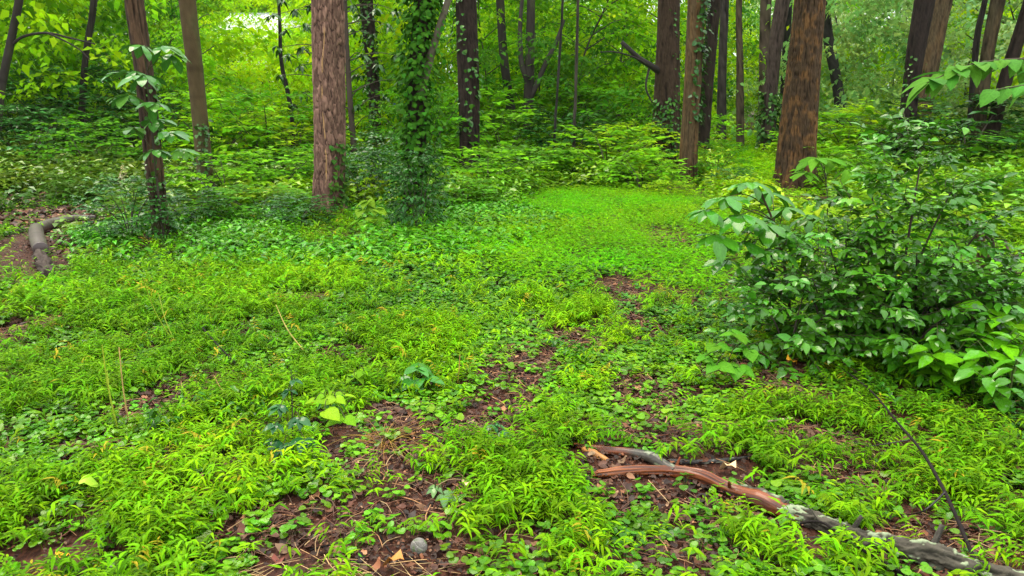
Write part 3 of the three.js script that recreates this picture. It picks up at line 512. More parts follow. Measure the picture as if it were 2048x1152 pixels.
function layeredGeo(seed, { h = 6, r = 2, n = 26, L = .1, ratio = .55, shape = 'oval', col, bark = [.06, .05, .04], thick = .035, from = .12 }) {
  const W = new Builder(), list = [], R = rng(seed), cv = new THREE.CatmullRomCurve3([V(0, -.1, 0), V((R() - .5) * .2 * h * .2, h * .35, (R() - .5) * .1 * h), V((R() - .5) * .25 * h, h * .7, (R() - .5) * .15 * h), V((R() - .5) * .3 * h, h, (R() - .5) * .2 * h)]);
  tube(W, cv.points, (t) => lerp(thick, .006, t), 7, 24, flat(...bark));
  for (let i = 0; i < n; i++) {
    const t = from + (1 - from) * (i + R()) / n, p = cv.getPoint(t), a = i * 2.4 + R(), len = r * (.45 + .7 * R()) * (1 - .55 * t), d = V(Math.cos(a), .25, Math.sin(a)), sd = V(-Math.sin(a), 0, Math.cos(a));
    const e = p.clone().addScaledVector(d, len), m = p.clone().addScaledVector(d, len * .5).add(V(0, len * .12, 0)); e.y -= len * .18;
    tube(W, [p, m, e], (u) => lerp(.012, .003, u) * Math.sqrt(r), 4, 6, flat(...bark));
    const bc = new THREE.CatmullRomCurve3([p, m, e]), tc = hue(col, R, .22, .15), nt = Math.ceil(len / .16);
    for (let k = 0; k < nt; k++) {
      const u = .2 + .8 * (k + .5) / nt, s = k % 2 ? 1 : -1, b = bc.getPoint(u), tl = (.18 + .45 * r * .3 * (1.1 - u)) * (.6 + .7 * R()), td = sd.clone().multiplyScalar(s).addScaledVector(d, .8).normalize(), nl = Math.max(3, Math.ceil(tl / (L * .5)));
      for (let q = 0; q < nl; q++) { const f = (q + .5) / nl, s2 = q % 2 ? 1 : -1, l = L * (.7 + .5 * R()), side = V(-td.z, 0, td.x); list.push([b.clone().addScaledVector(td, tl * f).add(V(0, -.2 * tl * f * f + (R() - .5) * .05, 0)), td.clone().multiplyScalar(.7).addScaledVector(side, s2 * .8).add(V(0, -.15 - .3 * R(), 0)), V((R() - .5) * .55, 1, (R() - .5) * .55), l, l * ratio, shape, hue(tc, R, .18, .12), .2, .3]); }
    }
  }
  return { W: W.geo(), list };
}
const KIND = {};
function plantKind(k, made, mat, small = true) { if (small) for (const l of made.list) if (l[5] === 'oval' || l[5] === 'broad') l[5] = 'far'; KIND[k] = { W: made.W, leaves: joined(made.list), mat }; }
const DARK = [.022, .1, .01], MID = [.09, .29, .005], YEL = [.3, .52, .002], FRESH = [.17, .43, .004], BLUEG = [.035, .14, .018];
plantKind('glossy', bushGeo(81, { n: 1500, L: .1, col: DARK, r: .55, per: 8 }), M.farGloss);
plantKind('bluish', bushGeo(82, { n: 1500, L: .085, col: BLUEG, r: .6, per: 8 }), M.farGloss);
plantKind('fresh', bushGeo(83, { n: 900, L: .12, col: FRESH, r: .65, ratio: .55, per: 6 }), M.far);
plantKind('yellow', bushGeo(84, { n: 1200, L: .1, col: YEL, r: .65, per: 7 }), M.far);
plantKind('mid', bushGeo(85, { n: 1200, L: .1, col: MID, r: .6, per: 7 }), M.far);
plantKind('maple', layeredGeo(91, { h: 7, r: 2.6, n: 30, L: .19, ratio: .7, col: FRESH }), M.far);
plantKind('beech', layeredGeo(92, { h: 6, r: 2.2, n: 30, L: .16, col: MID }), M.far);
plantKind('lime', layeredGeo(93, { h: 7, r: 2.4, n: 28, L: .18, ratio: .65, col: YEL }), M.far);
plantKind('gloom', layeredGeo(94, { h: 5.5, r: 2, n: 32, L: .14, col: [.04, .14, .006] }), M.farGloss);
function plant(kind, name, category, label, x, y, back, h, w, turn, group) { // foot at a photograph point, moved back by some metres; h and w are metres
  const b = gp(x, y); if (back) { b.x *= (b.z - back) / b.z; b.z -= back; b.y = H(b.x, b.z); }
  const k = KIND[kind], g = thing(name, label, category, b, turn, group), tall = ['maple', 'beech', 'lime', 'gloom'].includes(kind), sy = tall ? h / 6.5 : h, sx = tall ? w / 4.5 : w / 1.2;
  const a = mesh(tall ? 'trunk' : 'stem', k.W, M.bark, g), c = mesh(tall ? 'crown' : 'foliage', k.leaves, k.mat, g); a.scale.set(sx, sy, sx); c.scale.set(sx, sy, sx); return g;
}
const P = [
  ['bluish', 'shrub', 'bluish small-leaved shrub at the foot of the slim dark trunk', 262, 480, 0, .8, 1.1],
  ['glossy', 'shrub', 'low dark shrub between the slim trunk and the smooth trunk', 372, 452, 0, .5, 1.1],
  ['mid', 'shrub', 'soft green bush between the smooth trunk and the pine', 520, 440, 0, .5, 1.7],
  ['bluish', 'shrub', 'leafy bush close to the left foot of the pine', 598, 452, 0, .45, 1],
  ['glossy', 'shrub', 'dark rounded shrub just right of the pine foot', 728, 425, 1, .95, 1.4],
  ['glossy', 'shrub', 'tall dark shrub hiding the foot of the ivy-wrapped trunk', 838, 465, 0, 1.1, .8],
  ['bluish', 'shrub', 'loose grey-green shrub left of the ivy-wrapped trunk', 770, 405, 1.5, 1.2, 1.2],
  ['mid', 'shrub', 'low bush between the ivy-wrapped trunk and the straight near-black trunk', 895, 420, 0, .55, 1.5],
  ['fresh', 'shrub', 'fresh green bush at the foot of the straight near-black trunk', 975, 385, 0, .9, 2],
  ['mid', 'shrub', 'spreading bush at the foot of the forking trunk', 1060, 370, .5, .8, 2.4],
  ['glossy', 'shrub', 'dark thicket bush right of the forking trunk', 1140, 350, 2, 1.6, 2.6],
  ['fresh', 'shrub', 'broad fresh green bush left of the thick dark trunk', 1215, 375, 1, 1.2, 2.4],
  ['fresh', 'shrub', 'bright leafy bush in front of the thick dark trunk', 1285, 385, 0, .8, 1.6],
  ['yellow', 'shrub', 'low yellow-green bush at the foot of the pale ivy trunk', 1338, 398, 0, .35, .8],
  ['mid', 'shrub', 'rounded bush right of the pale ivy trunk', 1432, 376, .5, 1, 1.3],
  ['bluish', 'shrub', 'soft bluish bush on the left edge of the grassy lane', 1462, 392, 0, .55, .9],
  ['glossy', 'shrub', 'large dark evergreen shrub at the foot of the right edge trunk', 1930, 345, 0, 2, 4],
  ['bluish', 'shrub', 'dark shrub at the foot of the black leaning trunk', 1845, 352, 0, 1.3, 2],
  ['fresh', 'shrub', 'light green bush behind the broad brown trunk to its right', 1690, 345, 2, 1.5, 3],
  ['yellow', 'shrub', 'yellow-green bush right of the grassy lane beyond the trunks', 1700, 300, 4, 2.4, 4],
  ['mid', 'shrub', 'low bush at the far right behind the evergreen shrub', 2030, 360, 0, 1.1, 2.4],
  ['mid', 'shrub', 'feathery low bush between the holly and the right edge', 1990, 420, 0, .6, 1.6],
  ['glossy', 'shrub', 'dark thicket shrub low behind the leaning tree at the left edge', 40, 330, 1, 2.4, 3.6],
  ['bluish', 'shrub', 'pale-sheened dark shrub left of the compound-leaved sapling', 150, 338, 2, 2.8, 4],
  ['mid', 'shrub', 'leafy bush between the dark thicket and the slim trunk', 235, 345, 1, 1.6, 2.8],
  ['glossy', 'shrub', 'shaded bush directly behind the slim dark trunk', 310, 345, 2, 2.2, 3],
  ['yellow', 'shrub', 'glowing yellow-green bush right of the smooth trunk', 470, 370, 2, 1.5, 3],
  ['yellow', 'shrub', 'tall glowing yellow-green bush under the pale building', 530, 330, 5, 3, 4.5],
  ['yellow', 'shrub', 'glowing bush close behind the left side of the pine', 600, 350, 2, 1.8, 3],
  ['fresh', 'shrub', 'light bush in front of the glowing bushes left of the pine', 560, 395, 0, .9, 2],
  ['fresh', 'shrub', 'leafy waist-high bush left of the lane before the shadowed trunk', 1405, 350, 3, 1.5, 1.7],
  ['fresh', 'shrub', 'spreading bush between the near-black trunk and the forking trunk', 1005, 345, 1.5, 1.5, 2.6],
  ['mid', 'shrub', 'tall soft bush in the gap between the bare bough and the forking trunk', 1190, 335, 3, 2.2, 3.4],
  ['yellow', 'shrub', 'sunlit bush at the very edge of the clearing below the bare bough', 1255, 360, 2, 1.3, 2.4],
  ['fresh', 'shrub', 'light bush at the foot of the broad brown trunk on its right', 1660, 385, 0, 1, 1.8],
  ['yellow', 'shrub', 'pale lime bush between the big-leaved sapling and the leaning pair', 1745, 345, 2, 1.8, 3],
  ['mid', 'shrub', 'leafy bush behind the pine foot to its left', 640, 400, 1.5, .9, 1.8],
  ['fresh', 'shrub', 'light leafy bush right of the smooth trunk foot', 455, 405, 0, .9, 1.6],
  ['fresh', 'shrub', 'tall tangled bush behind the smooth trunk foot', 440, 370, 2, 2, 2.8],
  ['mid', 'shrub', 'tall green bush midway between the smooth trunk and the pine', 545, 372, 2.5, 2.1, 2.8],
  ['mid', 'shrub', 'tangled bush directly behind the ivy-wrapped trunk', 850, 362, 2.5, 2.2, 2.8],
  ['fresh', 'shrub', 'tall bush behind the straight near-black trunk', 955, 340, 3, 2.2, 3],
  ['mid', 'shrub', 'tall bush behind the forking trunk', 1085, 335, 4, 2.6, 3.4],
  ['fresh', 'shrub', 'tall fresh bush behind the bare bough, nearer the thick dark trunk', 1262, 335, 4, 2.6, 3],
  ['bluish', 'shrub', 'tall dim bush at the left edge above the brown litter', 60, 352, .5, 1.7, 2.6],
  ['mid', 'shrub', 'green bush above the brown litter left of the flower plume', 180, 365, .5, 1.4, 2.2],
  ['yellow', 'shrub', 'bright bush seen through the gap right of the ivy-wrapped trunk', 900, 330, 4, 2.2, 3],
];
P.forEach((p, i) => plant(p[0], p[1], 'shrub', p[2], p[3], p[4], p[5], p[6], p[7], i * 1.7));
const Y = [
  ['gloom', 'dim young tree filling the left edge behind the leaning tree', 20, 320, 5, 8, 6],
  ['beech', 'layered young tree left of the slim dark trunk', 120, 315, 4, 7, 5.5],
  ['gloom', 'dark layered young tree behind the slim trunk', 250, 320, 4, 7.5, 5.5],
  ['beech', 'young tree with boughs between the slim and the smooth trunk', 340, 325, 5, 8, 5],
  ['maple', 'young tree overhanging the smooth trunk from behind', 430, 330, 1, 6.5, 4],
  ['gloom', 'dark young tree behind the vine-wrapped trunk', 770, 320, 5, 8, 5],
  ['beech', 'young tree left of the straight near-black trunk', 880, 320, 3, 8, 4.5],
  ['maple', 'layered young tree between the near-black and the forking trunk', 990, 320, 3, 8, 5],
  ['beech', 'grey-sheened young tree behind the forking trunk', 1080, 320, 5, 9, 6],
  ['maple', 'broad young tree in the middle gap left of the bare bough', 1160, 325, 3, 8.5, 6],
  ['lime', 'light young tree behind the bare bough', 1235, 325, 6, 9, 6],
  ['maple', 'leafy young tree crossing behind the thick dark trunk', 1310, 320, 9, 10, 6.5],
  ['lime', 'sunny young tree arching over the grassy lane', 1400, 330, 12, 11, 5],
  ['maple', 'bright young tree right of the broad brown trunk', 1690, 320, 7, 9, 6.5],
  ['beech', 'pale young tree left of the leaning pair of trunks', 1775, 315, 10, 10, 6.5],
  ['lime', 'yellow-green young tree right of the leaning pair of trunks', 1920, 320, 6, 9, 6],
  ['maple', 'young tree filling the right edge behind the dark slanting trunk', 2030, 320, 5, 9, 6],
];
Y.forEach((p, i) => plant(p[0], 'young_tree', 'young tree', p[1], p[2], p[3], p[4], p[5], p[6], i * 2.1));

// ---------- plants with leaves large enough to pick apart ----------
function gph(px, py, h) { const r = ray(px, py); let t = .5; for (let i = 0; i < 6000; i++) { if (EYE + r.y * t <= H(r.x * t, r.z * t) + h) break; t += .004; if (t > 60) break; } return V(r.x * t, EYE + r.y * t, r.z * t); }
function leafSet(seed, shape, ratio, col, n = 5, v = .25, fold = .22, droop = .3, wave = 0) { const R = rng(seed); return Array.from({ length: n }, () => leafGeo(V(), V(1, 0, 0), V(0, 1, 0), 1, ratio * (.9 + .2 * R()), shape, hue(col, R, v, .18), fold * (.6 + .8 * R()), droop * (.5 + R()), wave)); }
const _m = new THREE.Matrix4();
function putLeaf(parent, geo, mat, p, dir, nrm, L, name = 'leaf') {
  const o = mesh(name, geo, mat, parent), a = dir.clone().normalize(), s = V().crossVectors(a, nrm).normalize(), n = V().crossVectors(s, a);
  o.quaternion.setFromRotationMatrix(_m.makeBasis(a, n, s)); o.position.copy(p); o.scale.setScalar(L); return o;
}
const rel = (b, px, py, dz = 0) => atZ(px, py, b.z + dz).sub(b);
// a stem with tips that carry whorls of leaves
function whorled(o) {
  const b = gp(...o.foot), g = thing(o.name, o.label, o.category, b), R = rng(o.seed), W = new Builder(), s = scaleAt(b), set = leafSet(o.seed, o.shape, o.ratio, o.col, 6, .22, o.fold ?? .2, o.droop ?? .35, o.wave ?? 0);
  const st = [V(0, -.05, 0), ...o.stem.map((q) => rel(b, ...q))];
  tube(W, st, (t) => lerp(o.thick, o.thick * .45, t), 8, 24, LIMB(...(o.wood ?? [.05, .04, .03])));
  const curve = new THREE.CatmullRomCurve3(st);
  for (const [px, py, dz, n, L] of o.tips) {
    const e = rel(b, px, py, dz); let bt = .5, bd = 9;
    for (let t = .15; t <= 1; t += .05) { const q = curve.getPoint(t), d = q.distanceTo(e) + Math.max(0, q.y - e.y) * 1.5; if (d < bd) { bd = d; bt = t; } }
    const q = curve.getPoint(Math.max(.1, bt - .1)), m = q.clone().lerp(e, .55).add(V(0, .05, 0));
    tube(W, [q, m, e], (t) => lerp(o.thick * .35, .0025, t), 5, 8, LIMB(.05, .055, .02));
    const out = e.clone().sub(q).setY(0).normalize();
    for (let k = 0; k < n; k++) {
      const a = k / n * 6.283 + R() * .5, back = R() * .2 * L, d = V(Math.cos(a) + out.x * .5, .1 - R() * .4, Math.sin(a) + out.z * .5);
      putLeaf(g, set[R() * 6 | 0], o.mat ?? M.gloss, e.clone().addScaledVector(out, -back), d, V((R() - .5) * .6, 1, (R() - .5) * .6 + .15), L * (.7 + .5 * R()));
    }
  }
  mesh('stem', W, M.bark, g); return g;
}
whorled({ name: 'big_leaved_sapling', label: 'sapling with very large glossy drooping leaves in front of the broad brown trunk', category: 'sapling', foot: [1578, 664], seed: 201, stem: [[1578, 600, 0], [1566, 520, 0], [1545, 440, 0], [1515, 372, .05]], thick: .014, wood: [.06, .04, .025], shape: 'obov', ratio: .4, col: [.05, .22, .012], wave: .06,
  tips: [[1500, 365, .1, 9, .2], [1450, 395, .25, 8, .21], [1412, 420, .35, 7, .2], [1430, 470, .4, 7, .21], [1480, 430, .4, 8, .22], [1480, 485, .35, 8, .22], [1530, 448, .3, 9, .22], [1574, 415, -.1, 8, .2], [1590, 470, .25, 7, .19], [1600, 556, .2, 6, .16], [1540, 385, -.3, 8, .2], [1450, 520, .3, 6, .17], [1510, 530, .2, 7, .17], [1545, 500, .4, 7, .19], [1620, 430, -.2, 7, .18], [1560, 590, .2, 6, .14], [1500, 590, .3, 6, .13]] });
whorled({ name: 'pale_leaved_sapling', label: 'thin sapling with fresh green fan of leaves beside the broad brown trunk', category: 'sapling', foot: [1650, 560], seed: 202, stem: [[1652, 480, 0], [1655, 400, 0], [1648, 330, 0]], thick: .009, shape: 'oval', ratio: .44, col: [.085, .26, .012], mat: M.leaf,
  tips: [[1630, 318, .1, 7, .24], [1668, 318, 0, 6, .22], [1610, 345, .2, 6, .22], [1700, 340, -.2, 6, .2], [1655, 400, .1, 6, .18]] });
whorled({ name: 'yellow_leaved_seedling', label: 'slim seedling with yellow-lime leaves between the big-leaved sapling and the holly', category: 'seedling', foot: [1640, 600], seed: 203, stem: [[1636, 520, 0], [1638, 440, 0], [1640, 405, 0]], thick: .006, shape: 'broad', ratio: .5, col: [.22, .36, .008], mat: M.leaf,
  tips: [[1640, 408, .05, 7, .15], [1622, 425, .1, 5, .14], [1662, 432, 0, 5, .14]] });
whorled({ name: 'lance_leaved_shrub', label: 'upright bright lance-leaved shrub at the right shoulder of the holly', category: 'shrub', foot: [1900, 600], seed: 204, stem: [[1902, 520, 0], [1905, 450, 0]], thick: .01, shape: 'lance', ratio: .26, col: [.12, .3, .012], mat: M.leaf, droop: .1,
  tips: [[1876, 412, .1, 7, .22], [1915, 420, 0, 8, .24], [1945, 445, .1, 7, .22], [1890, 460, .2, 6, .2], [1935, 490, .2, 6, .2], [1968, 480, -.1, 6, .2]] });
whorled({ name: 'compound_leaved_sapling', label: 'sapling with pale tiers of compound leaves in front of the slim dark trunk', category: 'sapling', foot: [330, 486], seed: 205, stem: [[318, 400, .1], [305, 280, .2], [296, 180, .25], [292, 90, .25]], thick: .016, shape: 'obov', ratio: .45, col: [.07, .21, .03], mat: M.gloss,
  tips: [[330, 92, .5, 7, .28], [286, 150, .5, 7, .3], [255, 190, .4, 7, .28], [310, 205, .6, 7, .27], [345, 108, .3, 6, .26], [268, 142, .1, 6, .25], [340, 265, .5, 7, .26], [308, 300, .6, 7, .24], [262, 255, .2, 6, .25], [365, 300, .4, 7, .24], [240, 145, .1, 5, .25], [280, 90, .3, 6, .25], [312, 240, .1, 6, .25]] });
whorled({ name: 'lime_seedling', label: 'small seedling with pale lime round leaves at the right foot of the pine', category: 'seedling', foot: [734, 458], seed: 206, stem: [[734, 430, 0], [735, 400, 0]], thick: .008, shape: 'heart', ratio: .75, col: [.17, .36, .02], mat: M.leaf,
  tips: [[735, 402, .1, 4, .19], [722, 420, .2, 4, .2], [750, 418, .15, 4, .2], [728, 440, .3, 4, .22], [748, 438, .3, 3, .22]] });
whorled({ name: 'heart_leaved_seedling', label: 'bright lime seedling with large heart-shaped leaves in the middle of the clearing', category: 'seedling', foot: [668, 868], seed: 207, stem: [[664, 830, 0], [660, 800, 0]], thick: .004, shape: 'heart', ratio: .82, col: [.19, .4, .012], mat: M.leaf, fold: .1,
  tips: [[648, 788, .0, 2, .09], [690, 790, .0, 2, .095], [628, 800, .03, 2, .085], [690, 836, .12, 2, .12], [648, 822, .12, 1, .11], [672, 796, .05, 2, .085]] });
whorled({ name: 'small_lime_seedling', label: 'smaller lime seedling up-slope right of the heart-leaved seedling', category: 'seedling', foot: [712, 782], seed: 208, stem: [[714, 760, 0], [718, 742, 0]], thick: .003, shape: 'heart', ratio: .75, col: [.16, .36, .012], mat: M.leaf, tips: [[708, 752, .02, 3, .08], [728, 742, 0, 3, .08]] });
whorled({ name: 'dark_seedling', label: 'thin dark seedling with small bluish wet leaves left of the heart-leaved seedling', category: 'seedling', foot: [586, 905], seed: 209, stem: [[585, 850, 0], [584, 790, 0], [582, 740, 0]], thick: .004, shape: 'broad', ratio: .55, col: [.025, .11, .03],
  tips: [[548, 850, .1, 6, .07], [600, 838, .1, 6, .07], [576, 780, 0, 6, .06], [560, 812, .1, 6, .065], [610, 880, .15, 6, .07], [566, 890, .15, 6, .07], [590, 760, 0, 4, .05], [545, 880, .1, 5, .06]] });
whorled({ name: 'pale_wet_seedling', label: 'low seedling with pale wet leaves on bare earth above the ball', category: 'seedling', foot: [872, 1004], seed: 210, stem: [[872, 990, 0]], thick: .003, shape: 'broad', ratio: .5, col: [.12, .22, .06], mat: M.gloss, tips: [[870, 975, 0, 5, .065], [888, 990, .05, 4, .06]] });
whorled({ name: 'glossy_seedling', label: 'dark glossy seedling standing alone in the brown trail', category: 'seedling', foot: [990, 890], seed: 211, stem: [[990, 860, 0]], thick: .003, shape: 'lance', ratio: .4, col: [.03, .14, .03], tips: [[990, 850, 0, 6, .08], [975, 872, .05, 5, .07], [1006, 865, .05, 5, .07]] });
whorled({ name: 'veined_seedling', label: 'leafy seedling with large veined leaves above the trail, right of the small lime seedling', category: 'seedling', foot: [836, 782], seed: 212, stem: [[838, 752, 0]], thick: .003, shape: 'broad', ratio: .55, col: [.05, .19, .02], tips: [[838, 735, 0, 5, .12], [822, 758, .05, 4, .11], [850, 756, .05, 3, .11]] });
whorled({ name: 'leafy_climber', label: 'sprawling seedling with round lime leaves on brown twigs left of the yellow leaf', category: 'seedling', foot: [1452, 760], seed: 213, stem: [[1458, 720, 0], [1470, 690, 0]], thick: .004, shape: 'heart', ratio: .8, col: [.09, .27, .015], mat: M.leaf, fold: .1, tips: [[1430, 690, .05, 4, .11], [1472, 668, 0, 4, .11], [1432, 730, .15, 3, .11], [1480, 735, .15, 3, .12], [1410, 712, .1, 3, .1], [1500, 700, .05, 3, .11]] });
const broad = [[1762, 690, .34, 'broad-leaved plant under the left side of the holly'], [1838, 690, .42, 'broad-leaved plant under the middle of the holly'], [1905, 700, .5, 'tall broad-leaved plant under the right side of the holly'], [1965, 690, .5, 'pale broad-leaved plant before the decayed stump'], [2030, 700, .55, 'upper broad-leaved plant on the right edge'], [1820, 760, .3, 'small broad-leaved plant left of the low thicket, near the bent cane'], [1885, 790, .36, 'lime broad-leaved plant in front of the low thicket'], [1950, 800, .42, 'middle broad-leaved plant in the front row of the low thicket'], [2010, 830, .4, 'front broad-leaved plant by the right edge'], [2046, 780, .5, 'dark broad-leaved plant cut by the right edge'], [1985, 745, .45, 'glossy broad-leaved plant in the second row of the low thicket'], [1720, 720, .26, 'low broad-leaved plant right of the yellow leaf'], [1930, 640, .6, 'tall broad-leaved plant at the left foot of the decayed stump'], [2015, 640, .62, 'broad-leaved plant rising against the dead vines'], [1880, 650, .5, 'mid-height broad-leaved plant tucked against the right flank of the holly'], [2040, 610, .6, 'highest broad-leaved plant at the right edge'], [1660, 690, .25, 'low broad-leaved plant at the foot of the big-leaved sapling']];
const broadSets = [leafSet(221, 'broad', .58, [.1, .34, .006], 6), leafSet(222, 'broad', .62, [.16, .44, .004], 6), leafSet(223, 'oval', .5, [.075, .27, .01], 6)];
broad.forEach(([px, py, h, label], i) => {
  const b = gp(px, py), g = thing('broad_leaved_plant', label, 'plant', b), R = rng(230 + i), W = new Builder(), set = broadSets[i % 3];
  for (let s = 0; s < 6; s++) {
    const a = R() * 6.28, e = V(Math.cos(a) * h * .55, h * (.6 + .5 * R()), Math.sin(a) * h * .45), P3 = [V(0, -.02, 0), V(e.x * .3, e.y * .6, e.z * .3), e], cv = new THREE.CatmullRomCurve3(P3);
    tube(W, P3, (t) => lerp(.005, .002, t), 5, 8, flat(.06, .09, .02));
    for (let k = 0; k < 7; k++) { const t = .35 + .65 * k / 6, az = a + (k % 2 ? 1.2 : -1.2) * (k === 6 ? 0 : 1) + (R() - .5) * .6, L = .1 + .07 * R(); putLeaf(g, set[R() * 6 | 0], i % 3 === 1 ? M.leaf : M.gloss, cv.getPoint(t), V(Math.cos(az), .15 - R() * .4, Math.sin(az)), V((R() - .5) * .5, 1, (R() - .5) * .5 + .15), L); }
  }
  mesh('stem', W, M.bark, g);
});
{ // the holly-like shrub: the leaves nearest to the eye one by one, the rest of its foliage behind them
  const b = gp(1786, 690), g = thing('holly_shrub', 'large dark glossy small-leaved shrub right of the big-leaved sapling', 'shrub', b), R = rng(240);
  const made = { list: [] }, W = [];
  [[0, 0, 1.5, .36, 1500, [.07, .24, .01]], [.08, .1, 1.15, .48, 1100, [.05, .19, .01]], [-.5, .12, .8, .42, 1000, [.05, .18, .01]], [-.15, .42, .62, .5, 1100, [.05, .2, .01]], [-.85, .35, .5, .35, 600, [.045, .17, .01]], [.2, .3, .55, .36, 600, [.055, .2, .01]], [-.3, -.1, 1.05, .3, 500, [.07, .22, .008]]].forEach(([x, z, h, r, n, col], i) => {
    const m = bushGeo(241 + i, { h, r, n, L: .078, ratio: .5, col, low: .05, stems: 4, twig: .17, per: 8, vary: .45 });
    for (const l of m.list) { l[0].x += x; l[0].z += z; l[2].x += (R() - .5) * 1.3; l[2].z += (R() - .5) * 1.3; l[1].y += (R() - .6) * .9; made.list.push(l); }
    m.W.translate(x, 0, z); W.push(m.W);
  });
  const eye = V(-b.x, EYE - b.y, -b.z); made.list.sort((p, q) => p[0].distanceTo(eye) - q[0].distanceTo(eye));
  const set = leafSet(242, 'oval', .54, [.055, .21, .01], 8, .45);
  made.list.slice(0, 280).forEach((l) => putLeaf(g, set[R() * 8 | 0], M.gloss, l[0], l[1], l[2], l[3]));
  const f = mesh('foliage', joined(made.list.slice(280)), M.gloss, g); f.userData.kind = 'stuff';
  W.forEach((w) => mesh('stem', w, M.bark, g));
}
{ // big-leaved evergreen behind the pine
  const b = gp(705, 350); b.z -= .5; const g = thing('evergreen_tree', 'evergreen tree with long drooping leathery leaves on both sides of the pine top', 'tree', b), R = rng(250), W = new Builder(), set = leafSet(251, 'lance', .36, [.03, .085, .012], 6, .3, .25, .3);
  const st = [V(0, -.1, 0), rel(b, 700, 200), rel(b, 692, 60), rel(b, 688, -60)]; tube(W, st, (t) => lerp(.09, .05, t), 9, 20, LIMB(.06, .045, .035));
  const tips = [[590, 20], [570, 60], [612, 50], [575, 110], [600, 130], [560, 150], [610, 185], [545, 30], [585, 210], [606, 95], [555, 95], [720, 30], [745, 70], [775, 50], [725, 110], [760, 130], [790, 110], [735, 170], [770, 190], [715, 210], [705, 60], [790, 20], [750, 20], [800, 160], [715, 150], [745, 230], [700, 250], [620, 10], [562, 0], [705, 10]];
  for (const [x, y] of tips) {
    const e = rel(b, x, y, (R() - .5) * 1.6), q = new THREE.CatmullRomCurve3(st).getPoint(clamp(.85 - y / 330, .2, .95)); tube(W, [q, q.clone().lerp(e, .6).add(V(0, .12, 0)), e], (t) => lerp(.02, .006, t), 5, 8, flat(.06, .05, .035));
    for (let k = 0; k < 9; k++) { const a = k / 9 * 6.28 + R(); putLeaf(g, set[R() * 6 | 0], M.gloss, e.clone().add(V((R() - .5) * .12, (R() - .5) * .1, (R() - .5) * .12)), V(Math.cos(a), -.25 - R() * .6, Math.sin(a)), V((R() - .5) * .6, 1, (R() - .5) * .6), .2 + .12 * R()); }
  }
  mesh('trunk', W, M.bark, g);
}
{ // sapling rooted beyond the right edge, its leafy bough reaching into view
  const z = -4.1, b = atZ(2230, 700, z); b.y = H(b.x, b.z); const g = thing('overhanging_sapling', 'leafy bough with large veined leaves reaching in high at the right edge', 'sapling', b), R = rng(260), W = new Builder(), set = leafSet(261, 'broad', .48, [.07, .22, .02], 6, .2, .18, .35, .05);
  const st = [V(0, -.1, 0), rel(b, 2225, 400), rel(b, 2200, 200), rel(b, 2140, 125), rel(b, 2040, 118, .1), rel(b, 1940, 130, .2), rel(b, 1855, 165, .3)], cv = new THREE.CatmullRomCurve3(st); tube(W, st, (t) => lerp(.018, .003, t), 7, 40, flat(.06, .05, .03));
  for (let i = 0; i < 46; i++) { const t = .58 + .42 * i / 45, p = cv.getPoint(t), s = i % 2 ? 1 : -1, d = V(-1 + R(), .1 - .7 * R(), s * (.3 + .9 * R())); if (i > 43) d.set(-1, -.45, (R() - .5) * .5); putLeaf(g, set[R() * 6 | 0], M.leaf, p, d, V((R() - .5) * .5, 1, .25 + (R() - .5) * .5), .1 + .075 * R()); }
  const st2 = [cv.getPoint(.62), rel(b, 2080, 160, .4), rel(b, 1990, 180, .6)]; tube(W, st2, (t) => lerp(.007, .0025, t), 5, 12, flat(.06, .06, .03)); const c2 = new THREE.CatmullRomCurve3(st2);
  for (let i = 0; i < 14; i++) { const s = i % 2 ? 1 : -1; putLeaf(g, set[R() * 6 | 0], M.leaf, c2.getPoint(.2 + .8 * i / 13), V(-.8, -.15 - .4 * R(), s * (.4 + .6 * R())), V((R() - .5) * .5, 1, .3), .1 + .07 * R()); }
  mesh('stem', W, M.bark, g);
}
{ // pale flower spike
  const b = gp(247, 398), g = thing('flowering_stalk', 'pale cream flower plume left of the slim dark trunk', 'flower', b), R = rng(270), W = new Builder(), top = rel(b, 246, 345); tube(W, [V(), top.clone().multiplyScalar(.5), top], () => .006, 5, 6, flat(.06, .1, .02)); mesh('stem', W, M.bark, g);
  const B = new Builder(); for (let i = 0; i < 90; i++) { const t = R(), r = .09 * (1 - t) + .02, a = R() * 6.28, p = top.clone().add(V(Math.cos(a) * r, (t - .6) * .34, Math.sin(a) * r)); leaf(B, p, V(R() - .5, R() - .3, R() - .5), V(0, 1, .1), .035, .02, 'far', hue([.5, .42, .24], R, .2, .1)); } mesh('blossom', B, M.leaf, g);
}

